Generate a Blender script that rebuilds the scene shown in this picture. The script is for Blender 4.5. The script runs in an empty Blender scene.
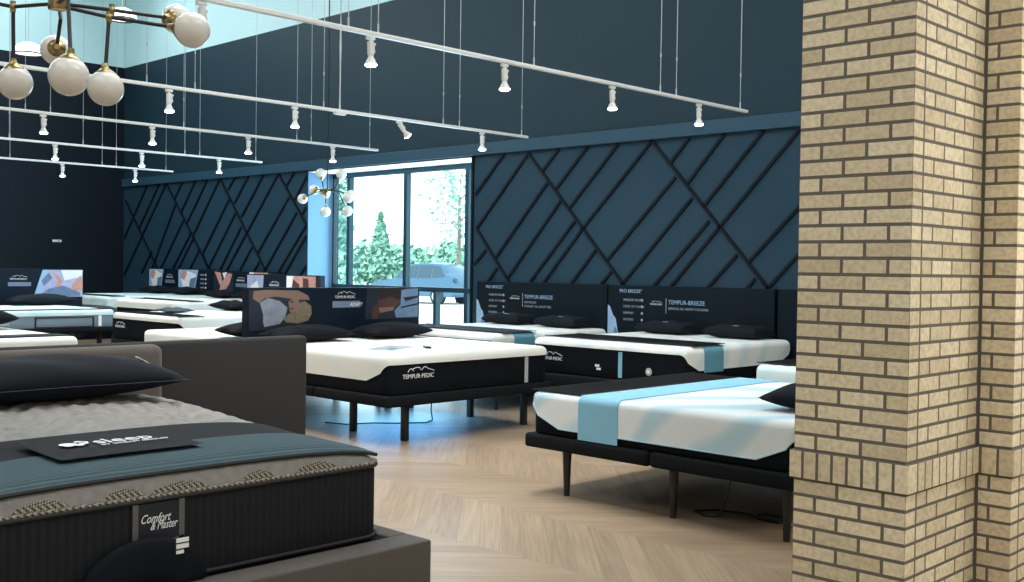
import bpy, bmesh, math, random
from mathutils import Vector, Matrix
random.seed(7)
S = bpy.context.scene
COL = S.collection
PI = math.pi

# ------------------------------------------------------------------ materials
MATS = {}
def nodes_of(m):
    m.use_nodes = True
    nt = m.node_tree
    return nt, nt.nodes, nt.links, nt.nodes['Principled BSDF']

def mat(name, col, rough=.6, metal=0., spec=.5, var=.06, scale=30., bump=0., bscale=200., emit=0., sheen=0., emit_col=None):
    if name in MATS: return MATS[name]
    m = bpy.data.materials.new(name)
    nt, N, Lk, b = nodes_of(m)
    b.inputs['Roughness'].default_value = rough
    b.inputs['Metallic'].default_value = metal
    b.inputs['Specular IOR Level'].default_value = spec
    if sheen: b.inputs['Sheen Weight'].default_value = sheen
    tc = N.new('ShaderNodeTexCoord')
    nz = N.new('ShaderNodeTexNoise'); nz.inputs['Scale'].default_value = scale; nz.inputs['Detail'].default_value = 3
    Lk.new(tc.outputs['Object'], nz.inputs['Vector'])
    mx = N.new('ShaderNodeMix'); mx.data_type = 'RGBA'
    c1 = [max(0, c * (1 - var)) for c in col]; c2 = [min(1, c * (1 + var)) for c in col]
    mx.inputs[6].default_value = (*c1, 1); mx.inputs[7].default_value = (*c2, 1)
    Lk.new(nz.outputs['Fac'], mx.inputs[0])
    Lk.new(mx.outputs[2], b.inputs['Base Color'])
    if bump:
        n2 = N.new('ShaderNodeTexNoise'); n2.inputs['Scale'].default_value = bscale; n2.inputs['Detail'].default_value = 2
        Lk.new(tc.outputs['Object'], n2.inputs['Vector'])
        bp = N.new('ShaderNodeBump'); bp.inputs['Strength'].default_value = bump; bp.inputs['Distance'].default_value = .01
        Lk.new(n2.outputs['Fac'], bp.inputs['Height']); Lk.new(bp.outputs['Normal'], b.inputs['Normal'])
    if emit:
        b.inputs['Emission Color'].default_value = (*(emit_col or col), 1)
        b.inputs['Emission Strength'].default_value = emit
    MATS[name] = m
    return m

def mat_cover(name, base, streak, amt, scale=1.2):
    """white knit mattress cover with soft marbled streaks woven in"""
    m = bpy.data.materials.new(name)
    nt, N, Lk, b = nodes_of(m)
    b.inputs['Roughness'].default_value = .8; b.inputs['Specular IOR Level'].default_value = .25
    tc = N.new('ShaderNodeTexCoord')
    mp = N.new('ShaderNodeMapping'); mp.inputs['Rotation'].default_value = (.2, .5, .9); mp.inputs['Scale'].default_value = (1, .6, 1)
    Lk.new(tc.outputs['Object'], mp.inputs['Vector'])
    wv = N.new('ShaderNodeTexWave'); wv.inputs['Scale'].default_value = scale; wv.inputs['Distortion'].default_value = 5.5
    wv.inputs['Detail'].default_value = 1.5; wv.inputs['Detail Scale'].default_value = .9
    Lk.new(mp.outputs['Vector'], wv.inputs['Vector'])
    rp = N.new('ShaderNodeValToRGB')
    rp.color_ramp.elements[0].position = .45; rp.color_ramp.elements[0].color = (0, 0, 0, 1)
    rp.color_ramp.elements[1].position = .95; rp.color_ramp.elements[1].color = (amt, amt, amt, 1)
    Lk.new(wv.outputs['Fac'], rp.inputs['Fac'])
    mx = N.new('ShaderNodeMix'); mx.data_type = 'RGBA'
    mx.inputs[6].default_value = (*base, 1); mx.inputs[7].default_value = (*streak, 1)
    Lk.new(rp.outputs['Color'], mx.inputs[0]); Lk.new(mx.outputs[2], b.inputs['Base Color'])
    n2 = N.new('ShaderNodeTexNoise'); n2.inputs['Scale'].default_value = 260
    Lk.new(tc.outputs['Object'], n2.inputs['Vector'])
    bp = N.new('ShaderNodeBump'); bp.inputs['Strength'].default_value = .15; bp.inputs['Distance'].default_value = .004
    Lk.new(n2.outputs['Fac'], bp.inputs['Height']); Lk.new(bp.outputs['Normal'], b.inputs['Normal'])
    MATS[name] = m
    return m

def mat_brick():
    m = bpy.data.materials.new('buff brick')
    nt, N, Lk, b = nodes_of(m)
    b.inputs['Roughness'].default_value = .9; b.inputs['Specular IOR Level'].default_value = .2
    g = N.new('ShaderNodeNewGeometry')
    rp = N.new('ShaderNodeValToRGB'); cr = rp.color_ramp
    cr.elements[0].position = 0; cr.elements[0].color = (.62, .53, .365, 1)
    cr.elements[1].position = 1; cr.elements[1].color = (.80, .71, .52, 1)
    e = cr.elements.new(.5); e.color = (.72, .625, .445, 1)
    Lk.new(g.outputs['Random Per Island'], rp.inputs['Fac'])
    tc = N.new('ShaderNodeTexCoord')
    nz = N.new('ShaderNodeTexNoise'); nz.inputs['Scale'].default_value = 45; nz.inputs['Detail'].default_value = 5
    Lk.new(tc.outputs['Object'], nz.inputs['Vector'])
    r2 = N.new('ShaderNodeValToRGB'); r2.color_ramp.elements[0].position = .3; r2.color_ramp.elements[1].position = .6
    r2.color_ramp.elements[0].color = (.84, .82, .79, 1); r2.color_ramp.elements[1].color = (1.08, 1.08, 1.08, 1)
    Lk.new(nz.outputs['Fac'], r2.inputs['Fac'])
    mx = N.new('ShaderNodeMix'); mx.data_type = 'RGBA'; mx.blend_type = 'MULTIPLY'; mx.inputs[0].default_value = 1
    Lk.new(rp.outputs['Color'], mx.inputs[6]); Lk.new(r2.outputs['Color'], mx.inputs[7])
    Lk.new(mx.outputs[2], b.inputs['Base Color'])
    bp = N.new('ShaderNodeBump'); bp.inputs['Strength'].default_value = .5; bp.inputs['Distance'].default_value = .004
    n3 = N.new('ShaderNodeTexNoise'); n3.inputs['Scale'].default_value = 160; n3.inputs['Detail'].default_value = 4
    Lk.new(tc.outputs['Object'], n3.inputs['Vector'])
    Lk.new(n3.outputs['Fac'], bp.inputs['Height']); Lk.new(bp.outputs['Normal'], b.inputs['Normal'])
    return m

def mat_floor():
    """light oak vinyl planks laid in a chevron"""
    m = bpy.data.materials.new('oak chevron planks')
    nt, N, Lk, b = nodes_of(m)
    b.inputs['Roughness'].default_value = .42; b.inputs['Specular IOR Level'].default_value = .4
    def math_(op, a, c=None):
        n = N.new('ShaderNodeMath'); n.operation = op
        for i, v in enumerate((a, c)):
            if v is None: continue
            if isinstance(v, (int, float)): n.inputs[i].default_value = v
            else: Lk.new(v, n.inputs[i])
        return n.outputs[0]
    tc = N.new('ShaderNodeTexCoord'); sp = N.new('ShaderNodeSeparateXYZ')
    Lk.new(tc.outputs['Object'], sp.inputs[0])
    WB = .78
    y = math_('ADD', sp.outputs['Y'], 20.13)
    tri = math_('PINGPONG', y, WB)
    band = math_('FLOOR', math_('DIVIDE', y, WB))
    a = math_('MULTIPLY', math_('SUBTRACT', sp.outputs['X'], tri), .7071)
    l = math_('MULTIPLY', math_('ADD', sp.outputs['X'], tri), .7071)
    q = math_('DIVIDE', a, .125)
    idx = math_('FLOOR', q); fr = math_('FRACT', q)
    cv = N.new('ShaderNodeCombineXYZ'); Lk.new(idx, cv.inputs[0]); Lk.new(band, cv.inputs[1])
    wn = N.new('ShaderNodeTexWhiteNoise'); wn.noise_dimensions = '2D'; Lk.new(cv.outputs[0], wn.inputs['Vector'])
    gv = N.new('ShaderNodeCombineXYZ')
    Lk.new(math_('MULTIPLY', a, 60), gv.inputs[0]); Lk.new(math_('MULTIPLY', l, 2.2), gv.inputs[1])
    Lk.new(math_('MULTIPLY', wn.outputs['Value'], 30), gv.inputs[2])
    gn = N.new('ShaderNodeTexNoise'); gn.inputs['Scale'].default_value = 1; gn.inputs['Detail'].default_value = 4
    Lk.new(gv.outputs[0], gn.inputs['Vector'])
    tone = math_('ADD', math_('MULTIPLY', gn.outputs['Fac'], .8), math_('MULTIPLY', wn.outputs['Value'], .22))
    rp = N.new('ShaderNodeValToRGB'); cr = rp.color_ramp
    cr.elements[0].position = .2; cr.elements[0].color = (.25, .178, .118, 1)
    cr.elements[1].position = .85; cr.elements[1].color = (.475, .355, .243, 1)
    Lk.new(tone, rp.inputs['Fac'])
    j = math_('GREATER_THAN', math_('ABSOLUTE', math_('SUBTRACT', fr, .5)), .485)
    mx = N.new('ShaderNodeMix'); mx.data_type = 'RGBA'; mx.blend_type = 'MULTIPLY'
    Lk.new(math_('MULTIPLY', j, .45), mx.inputs[0]); Lk.new(rp.outputs['Color'], mx.inputs[6]); mx.inputs[7].default_value = (.45, .4, .35, 1)
    Lk.new(mx.outputs[2], b.inputs['Base Color'])
    bp = N.new('ShaderNodeBump'); bp.inputs['Strength'].default_value = .12; bp.inputs['Distance'].default_value = .003
    Lk.new(gn.outputs['Fac'], bp.inputs['Height']); Lk.new(bp.outputs['Normal'], b.inputs['Normal'])
    return m

def mat_ribbed(name, col, axis, scale, strength=.4, rough=.85):
    m = bpy.data.materials.new(name)
    nt, N, Lk, b = nodes_of(m)
    b.inputs['Roughness'].default_value = rough; b.inputs['Specular IOR Level'].default_value = .3
    tc = N.new('ShaderNodeTexCoord')
    wv = N.new('ShaderNodeTexWave'); wv.bands_direction = axis; wv.inputs['Scale'].default_value = scale
    wv.inputs['Distortion'].default_value = .6; wv.inputs['Detail'].default_value = 2; wv.inputs['Detail Scale'].default_value = 3
    Lk.new(tc.outputs['Object'], wv.inputs['Vector'])
    mx = N.new('ShaderNodeMix'); mx.data_type = 'RGBA'
    mx.inputs[6].default_value = (*[c * .72 for c in col], 1); mx.inputs[7].default_value = (*[c * 1.25 for c in col], 1)
    Lk.new(wv.outputs['Fac'], mx.inputs[0]); Lk.new(mx.outputs[2], b.inputs['Base Color'])
    bp = N.new('ShaderNodeBump'); bp.inputs['Strength'].default_value = strength; bp.inputs['Distance'].default_value = .004
    Lk.new(wv.outputs['Fac'], bp.inputs['Height']); Lk.new(bp.outputs['Normal'], b.inputs['Normal'])
    MATS[name] = m
    return m

def mat_checker(name, c1, c2, scale):
    m = bpy.data.materials.new(name)
    nt, N, Lk, b = nodes_of(m)
    b.inputs['Roughness'].default_value = .8
    tc = N.new('ShaderNodeTexCoord'); mp = N.new('ShaderNodeMapping'); mp.inputs['Rotation'].default_value = (.785, .0, .785)
    ck = N.new('ShaderNodeTexChecker'); ck.inputs['Scale'].default_value = scale
    ck.inputs['Color1'].default_value = (*c1, 1); ck.inputs['Color2'].default_value = (*c2, 1)
    Lk.new(tc.outputs['Object'], mp.inputs['Vector']); Lk.new(mp.outputs['Vector'], ck.inputs['Vector'])
    Lk.new(ck.outputs['Color'], b.inputs['Base Color'])
    return m

def mat_glass(name, tint=(1, 1, 1), refl=.06):
    m = bpy.data.materials.new(name)
    m.use_nodes = True; nt = m.node_tree; N = nt.nodes; Lk = nt.links
    N.remove(N['Principled BSDF'])
    tr = N.new('ShaderNodeBsdfTransparent'); tr.inputs['Color'].default_value = (*tint, 1)
    gl = N.new('ShaderNodeBsdfGlossy'); gl.inputs['Roughness'].default_value = .02
    mx = N.new('ShaderNodeMixShader'); mx.inputs[0].default_value = refl
    Lk.new(tr.outputs[0], mx.inputs[1]); Lk.new(gl.outputs[0], mx.inputs[2])
    Lk.new(mx.outputs[0], N['Material Output'].inputs['Surface'])
    return m

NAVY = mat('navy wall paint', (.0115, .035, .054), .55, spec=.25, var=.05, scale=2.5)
NAVY_SHADED = mat('shaded navy wall paint', (.0028, .009, .018), .55, spec=.3, var=.08, scale=2)  # same navy paint, darkened to put the left wall's shade into the colour
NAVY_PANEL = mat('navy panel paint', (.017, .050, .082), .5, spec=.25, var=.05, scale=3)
BATTEN = mat('dark batten paint', (.003, .006, .011), .55, spec=.2)
JAMB = mat('blue jamb paint', (.075, .16, .26), .5, spec=.4)
PALE = mat('pale upper wall paint', (.62, .88, .93), .7, var=.03, scale=2)
WHITE_PAINT = mat('white soffit paint', (.85, .88, .88), .6, var=.02)
CEIL = mat('ceiling paint', (.7, .78, .8), .8, var=.03)
FLOOR = mat_floor()
BRICK = mat_brick()
MORTAR = mat('dark mortar', (.15, .132, .108), .95, bump=.5, bscale=120)
ALU = mat('window frame paint', (.02, .06, .09), .4, metal=.3)
GLASS = mat_glass('window glass', (.93, .99, 1), .04)
TRACKW = mat('white track enamel', (.78, .8, .79), .35, spec=.5)
WIRE = mat('steel wire', (.55, .6, .62), .35, metal=.6)
BULB = mat('lit lamp face', (1, .96, .88), .3, emit=14, emit_col=(1, .95, .86))
GLOBE = mat('opal globe glass', (.74, .71, .66), .2, spec=.6, var=.03)
BRASS = mat('aged brass', (.36, .27, .13), .28, metal=1, var=.2, scale=20)
BLACKM = mat('black metal', (.012, .012, .014), .4, spec=.5)
DOME = mat('lit dome glass', (1, 1, .97), .3, emit=2.2)

BASEF = mat('black base fabric', (.006, .0075, .010), .85, spec=.15, bump=.3)
KNIT = mat('black mattress knit', (.0025, .0045, .008), .8, spec=.15, bump=.2)
KNITG = mat('grey mattress knit', (.17, .235, .29), .8, bump=.2)
PILLOWM = mat('black pillow cloth', (.0035, .005, .009), .85, spec=.2, bump=.15, bscale=90)
PILLOWG = mat('charcoal pillow cloth', (.006, .010, .014), .85, spec=.18, bump=.15, bscale=90)
RUNNER = mat('charcoal runner cloth', (.013, .013, .016), .9, spec=.2, bump=.3, bscale=300)
TEALRUN = mat('slate runner cloth', (.03, .055, .075), .85, bump=.3)
WHITE = mat('white print ink', (.85, .87, .88), .6)
GREYINK = mat('grey print ink', (.38, .41, .45), .6)
COVER_W = mat_cover('plain white cover', (.80, .80, .76), (.72, .78, .78), .45)
COVER_M = mat_cover('marbled white cover', (.74, .80, .82), (.44, .64, .74), .9, 1.0)
COVER_S = mat_cover('soft marbled cover', (.80, .82, .80), (.60, .72, .76), .7, 1.5)
COVER_B = mat_cover('pale blue cover', (.66, .82, .85), (.55, .74, .80), .7, 1.5)
BAND = mat('light blue band cloth', (.22, .49, .66), .75, var=.05, scale=10)
BANDD = mat('steel blue band cloth', (.12, .32, .42), .75, var=.05)
UPH = mat('grey brown upholstery', (.088, .074, .066), .95, var=.15, scale=180, bump=.5, bscale=350, sheen=.15)
UPHD = mat('charcoal upholstery', (.019, .0185, .020), .9, var=.12, scale=180, bump=.4, bscale=350)
PANELM = mat('navy display board', (.004, .011, .024), .5, spec=.18, var=.05)
PANELC = mat('slate display board', (.003, .010, .017), .55, spec=.15, var=.05)

# ------------------------------------------------------------------ helpers
def tag(o, label=None, cat=None, group=None, kind=None):
    if label: o['label'] = label
    if cat: o['category'] = cat
    if group: o['group'] = group
    if kind: o['kind'] = kind
    return o

def thing(name, label, cat, loc=(0, 0, 0), rot=0., group=None):
    o = bpy.data.objects.new(name, None); o.empty_display_size = .1
    COL.objects.link(o); o.location = loc; o.rotation_euler = (0, 0, rot)
    return tag(o, label, cat, group)

def obj(name, bm, m, parent=None, smooth=False, angle=40):
    bmesh.ops.recalc_face_normals(bm, faces=bm.faces[:])
    me = bpy.data.meshes.new(name); bm.to_mesh(me); bm.free()
    for mm in (m if isinstance(m, (list, tuple)) else [m]): me.materials.append(mm)
    if smooth:
        me.polygons.foreach_set('use_smooth', [True] * len(me.polygons))
        me.set_sharp_from_angle(angle=math.radians(angle))
    o = bpy.data.objects.new(name, me); COL.objects.link(o)
    if parent: o.parent = parent
    return o

def struct(name, bm, m, parent=None, smooth=False):
    o = obj(name, bm, m, parent, smooth)
    o['kind'] = 'structure'
    return o

def B(): return bmesh.new()

def box(bm, c, s, bev=0., seg=2, rot=None, mi=0):
    r = bmesh.ops.create_cube(bm, size=1.)
    vs = r['verts']
    bmesh.ops.scale(bm, vec=s, verts=vs)
    if bev:
        es = list({e for v in vs for e in v.link_edges})
        rr = bmesh.ops.bevel(bm, geom=es, offset=bev, segments=seg, profile=.5, affect='EDGES')
        vs = list({v for f in rr['faces'] for v in f.verts} | {v for v in vs if v.is_valid})
    if rot is not None: bmesh.ops.rotate(bm, matrix=rot, verts=vs)
    bmesh.ops.translate(bm, vec=c, verts=vs)
    if mi:
        for f in {f for v in vs for f in v.link_faces}: f.material_index = mi
    return vs

def cyl(bm, p0, p1, r0, r1=None, n=16, caps=True):
    p0 = Vector(p0); p1 = Vector(p1); r1 = r0 if r1 is None else r1
    d = (p1 - p0).normalized()
    a = d.orthogonal().normalized(); b = d.cross(a)
    rings = []
    for p, r in ((p0, r0), (p1, r1)):
        rings.append([bm.verts.new(p + (a * math.cos(t) + b * math.sin(t)) * r) for t in [2 * PI * i / n for i in range(n)]])
    for i in range(n):
        bm.faces.new((rings[0][i], rings[0][(i + 1) % n], rings[1][(i + 1) % n], rings[1][i]))
    if caps:
        bm.faces.new(rings[0][::-1]); bm.faces.new(rings[1])

def tube(bm, pts, r, n=8):
    pts = [Vector(p) for p in pts]; rings = []
    up = Vector((0, 0, 1))
    for i, p in enumerate(pts):
        d = (pts[min(i + 1, len(pts) - 1)] - pts[max(i - 1, 0)]).normalized()
        a = d.cross(up)
        if a.length < 1e-3: a = d.cross(Vector((1, 0, 0)))
        a.normalize(); b = d.cross(a)
        rings.append([bm.verts.new(p + (a * math.cos(t) + b * math.sin(t)) * r) for t in [2 * PI * k / n for k in range(n)]])
    for i in range(len(rings) - 1):
        for k in range(n):
            bm.faces.new((rings[i][k], rings[i][(k + 1) % n], rings[i + 1][(k + 1) % n], rings[i + 1][k]))
    bm.faces.new(rings[0][::-1]); bm.faces.new(rings[-1])

def lathe(bm, prof, c=(0, 0, 0), axis=(0, 0, 1), n=24):
    c = Vector(c); d = Vector(axis).normalized(); a = d.orthogonal().normalized(); b = d.cross(a)
    rings = []
    for r, h in prof:
        if r < 1e-5: rings.append([bm.verts.new(c + d * h)])
        else: rings.append([bm.verts.new(c + d * h + (a * math.cos(t) + b * math.sin(t)) * r) for t in [2 * PI * k / n for k in range(n)]])
    for p, q in zip(rings, rings[1:]):
        for k in range(n):
            k2 = (k + 1) % n
            if len(p) == 1 and len(q) == 1: continue
            if len(p) == 1: bm.faces.new((p[0], q[k2], q[k]))
            elif len(q) == 1: bm.faces.new((p[k], p[k2], q[0]))
            else: bm.faces.new((p[k], p[k2], q[k2], q[k]))

def sphere(bm, c, r, u=28, v=16, sc=(1, 1, 1)):
    rr = bmesh.ops.create_uvsphere(bm, u_segments=u, v_segments=v, radius=r)
    bmesh.ops.scale(bm, vec=sc, verts=rr['verts'])
    bmesh.ops.translate(bm, vec=c, verts=rr['verts'])

def prism(bm, poly, y0, y1, axes='xz'):
    """extrude a 2-D outline"""
    def P(p, t):
        return {'xz': (p[0], t, p[1]), 'xy': (p[0], p[1], t), 'yz': (t, p[0], p[1])}[axes]
    a = [bm.verts.new(P(p, y0)) for p in poly]; b = [bm.verts.new(P(p, y1)) for p in poly]
    n = len(poly)
    bm.faces.new(a); bm.faces.new(b[::-1])
    for i in range(n): bm.faces.new((a[i], a[(i + 1) % n], b[(i + 1) % n], b[i]))

def text(name, s, size, org, xdir, ydir, m, parent=None, shear=0., align='LEFT', sx=1., extr=.0008):
    cu = bpy.data.curves.new(name, 'FONT'); cu.body = s; cu.size = size; cu.shear = shear; cu.align_x = align
    cu.extrude = extr; cu.resolution_u = 3
    t = bpy.data.objects.new(name, cu); COL.objects.link(t)
    bpy.context.view_layer.update()
    me = bpy.data.meshes.new_from_object(t.evaluated_get(bpy.context.evaluated_depsgraph_get()))
    bpy.data.objects.remove(t)
    X = Vector(xdir).normalized(); Y = Vector(ydir).normalized(); Z = X.cross(Y)
    M = Matrix.Translation(org) @ Matrix((X, Y, Z)).transposed().to_4x4() @ Matrix.Diagonal((sx, 1, 1, 1))
    me.transform(M)
    me.materials.clear(); me.materials.append(m)
    o = bpy.data.objects.new(name, me); COL.objects.link(o)
    if parent: o.parent = parent
    return o

# ------------------------------------------------------------------ camera
cam = bpy.data.cameras.new('camera'); co = bpy.data.objects.new('camera', cam); COL.objects.link(co)
F_PX = 1084.956
cam.sensor_fit = 'HORIZONTAL'; cam.sensor_width = 36; cam.lens = 36 * F_PX / 1024
cam.clip_end = 300
def cam_axes(yaw, pitch, roll):
    f = Vector((-math.sin(yaw) * math.cos(pitch), math.cos(yaw) * math.cos(pitch), math.sin(pitch)))
    r0 = Vector((math.cos(yaw), math.sin(yaw), 0)); u0 = r0.cross(f)
    return r0 * math.cos(roll) + u0 * math.sin(roll), -r0 * math.sin(roll) + u0 * math.cos(roll), f
r_, u_, f_ = cam_axes(math.radians(44.27592), math.radians(-1.21893), math.radians(.81024))
co.matrix_world = Matrix.Translation((0, 0, 1.5)) @ Matrix((r_, u_, -f_)).transposed().to_4x4()
S.camera = co

# ------------------------------------------------------------------ room shell
XL, XR, YF, YB, ZC = -20.5, 3.6, -6.0, 10.0, 7.4
WX0, WX1, WZ0, WZ1 = -14.27, -10.5, .12, 2.96       # window opening
YG = 10.48                                           # glass plane
bm = B(); box(bm, ((XL + XR) / 2, (YF + YB + .6) / 2, -.05), (XR - XL + .4, YB - YF + .6, .1)); struct('floor', bm, FLOOR)
bm = B(); box(bm, ((XL + XR) / 2, (YF + YB) / 2, ZC + .1), (XR - XL + .8, YB - YF + 1.6, .2)); struct('ceiling', bm, CEIL)
def wall_y(bm, x0, x1, z0, z1, y0, y1): box(bm, ((x0 + x1) / 2, (y0 + y1) / 2, (z0 + z1) / 2), (x1 - x0, y1 - y0, z1 - z0))
bm = B()
wall_y(bm, XL - .2, WX0, 0, 2.985, YB, YB + .6); wall_y(bm, WX1, XR, 0, 2.985, YB, YB + .6); wall_y(bm, WX0, WX1, 0, WZ0, YB, YB + .6)
wb = struct('wall_back', bm, NAVY_PANEL)
bm = B(); wall_y(bm, XL - .2, XR, 2.985, 5.33, YB + .01, YB + .6); struct('wall_back_upper', bm, NAVY)
bm = B(); wall_y(bm, XL - .2, XR, 5.33, ZC, YB + .01, YB + .6); struct('wall_back_top', bm, PALE)
bm = B(); box(bm, (XL - .1, (YF + YB) / 2, 5.33 / 2), (.2, YB - YF, 5.33)); struct('wall_left', bm, NAVY_SHADED)
bm = B(); box(bm, (XL - .1, (YF + YB) / 2, (5.33 + ZC) / 2), (.2, YB - YF, ZC - 5.33)); struct('wall_left_top', bm, PALE)
bm = B(); box(bm, (XR + .1, (YF + YB) / 2, ZC / 2), (.2, YB - YF, ZC)); struct('wall_right', bm, mat('warm white wall', (.6, .57, .5), .8))
bm = B(); wall_y(bm, XL - .2, XR + .2, 0, ZC, YF - .2, YF); struct('wall_front', bm, mat('warm white wall', (.6, .57, .5), .8))
# fascia strip that caps the panelled part of the back wall; its brighter blue imitates window light
bm = B(); box(bm, ((XL + XR) / 2, YB - .02, 3.06), (XR - XL, .06, .15), .004); struct('trim_1', bm, mat('window lit fascia paint', (.022, .070, .115), .45, spec=.4))
# blue jambs, white soffit and sill of the window recess
bm = B(); box(bm, (WX0 + .006, (YB + YG) / 2, (WZ0 + WZ1) / 2), (.012, YG - YB, WZ1 - WZ0)); struct('trim_2', bm, JAMB)
bm = B(); box(bm, (WX1 - .006, (YB + YG) / 2, (WZ0 + WZ1) / 2), (.012, YG - YB, WZ1 - WZ0)); struct('trim_3', bm, WHITE_PAINT)
bm = B(); box(bm, ((WX0 + WX1) / 2, (YB + YG) / 2 + .04, WZ1 + .006), (WX1 - WX0 - .03, YG - YB + .1, .012)); struct('trim_4', bm, WHITE_PAINT)
# window: frame, mullions, transom, panes
bm = B()
for x in (WX0 + .02, -13.86, -12.47, -11.13, WX1 - .02): box(bm, (x, YG + .04, (WZ0 + WZ1) / 2), (.075 if abs(x + 12.4) < 1.6 else .03, .09, WZ1 - WZ0), .006)
for z in (WZ0 + .04, 1.17, WZ1 - .035): box(bm, ((WX0 + WX1) / 2, YG + .04, z), (WX1 - WX0, .1, .07), .006)
for x in (-13.15, -11.78): box(bm, (x, YG + .04, .64), (.06, .1, 1.0), .006)
win = struct('window_1', bm, ALU)
xs = [WX0 + .04, -13.86, -12.47, -11.13, WX1 - .04]
for a, b in zip(xs, xs[1:]):
    for z0, z1 in ((WZ0 + .07, 1.14), (1.2, WZ1 - .07)):
        bm = B(); box(bm, ((a + b) / 2, YG + .04, (z0 + z1) / 2), (b - a - .05, .008, z1 - z0))
        o = struct('pane', bm, GLASS, win)

# slanted battens on the back wall (x, z on the wall)
SEG_R = [(-9.49,2.96,-7.9,1.3),(-10.41,2.01,-9.78,1.3),(-9.92,2.97,-10.45,2.47),(-9.49,2.95,-10.41,2.02),(-8.97,2.97,-9.24,2.72),(-9.14,2.58,-10.04,1.64),(-8.5,2.98,-9.0,2.49),(-8.93,2.33,-9.81,1.38),(-8.04,2.97,-8.77,2.25),(-8.68,2.09,-9.42,1.33),(-8.55,2.0,-9.21,1.3),(-8.35,1.73,-8.75,1.3),(-8.11,1.47,-8.28,1.3),(-10.23,1.73,-10.45,1.54),(-10.02,1.49,-10.19,1.31)]
SEG_R2 = [(-7.55,2.98,-5.96,1.28),(-7.55,2.97,-8.57,1.98),(-7.03,2.97,-7.28,2.71),(-7.21,2.54,-8.18,1.6),(-6.57,2.98,-7.05,2.46),(-6.98,2.3,-7.97,1.3),(-6.09,2.98,-6.83,2.2),(-6.75,2.04,-7.5,1.3),(-5.68,2.95,-7.27,1.29),(-6.39,1.67,-6.79,1.28),(-6.16,1.42,-6.29,1.28)]
SEG_R3 = [(a + 1.94, b, c + 1.94, d) for k, (a, b, c, d) in enumerate(SEG_R2) if k != 1]
SEG_L = [(-16.9,3.0,-15.4,1.36),(-15.08,2.98,-14.28,2.12),(-17.49,1.7,-17.2,1.38),(-16.39,2.98,-16.62,2.78),(-16.9,2.97,-17.8,1.99),(-16.58,2.61,-17.45,1.68),(-15.98,2.98,-16.41,2.54),(-16.38,2.36,-17.27,1.4),(-15.52,2.98,-16.19,2.3),(-16.19,2.13,-16.85,1.4),(-15.09,2.97,-16.65,1.38),(-15.85,1.78,-16.22,1.4),(-15.62,1.54,-15.78,1.38),(-14.64,2.98,-14.84,2.78),(-14.29,2.9,-14.61,2.54),(-14.77,2.59,-15.66,1.7),(-14.56,2.33,-15.48,1.38),(-14.29,2.42,-14.41,2.3),(-14.31,2.11,-15.09,1.35),(-14.29,1.96,-14.88,1.35),(-14.29,1.48,-14.44,1.34),(-18.78,2.98,-17.2,1.38),(-20.4,2.72,-19.1,1.4),(-18.2,2.97,-18.48,2.67),(-17.72,2.98,-18.23,2.43),(-18.78,2.98,-20.45,1.25),(-18.42,2.6,-19.3,1.4),(-17.31,2.98,-18.02,2.22),(-18.12,2.3,-18.98,1.38),(-17.84,2.07,-18.53,1.38),(-17.75,1.98,-18.32,1.38),(-19.05,2.98,-19.85,2.15),(-19.52,2.98,-20.07,2.39),(-20.1,2.35,-20.45,1.97),(-17.54,1.77,-17.91,1.38),(-19.32,1.72,-19.72,1.3)]
for k, segs in enumerate((SEG_L, SEG_R + SEG_R2 + SEG_R3)):
    bm = B()
    for x0, z0, x1, z1 in segs:
        L = math.hypot(x1 - x0, z1 - z0); ang = math.atan2(z1 - z0, x1 - x0)
        box(bm, ((x0 + x1) / 2, YB - .010, (z0 + z1) / 2), (L, .022, .034), rot=Matrix.Rotation(-ang, 3, 'Y'))
    struct('trim_%d' % (5 + k), bm, BATTEN)
bm = B(); wall_y(bm, WX1 - .02, WX1 + .015, .1, 2.985, YB - .02, YB); struct('trim_7', bm, BATTEN)
bm = B(); wall_y(bm, XL, WX0, 0, .1, YB - .015, YB); wall_y(bm, WX1, XR, 0, .1, YB - .015, YB); struct('baseboard_back', bm, BATTEN)
bm = B(); box(bm, (XL + .008, (YF + YB) / 2, .05), (.015, YB - YF - .04, .1)); struct('baseboard_left', bm, BATTEN)

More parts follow.
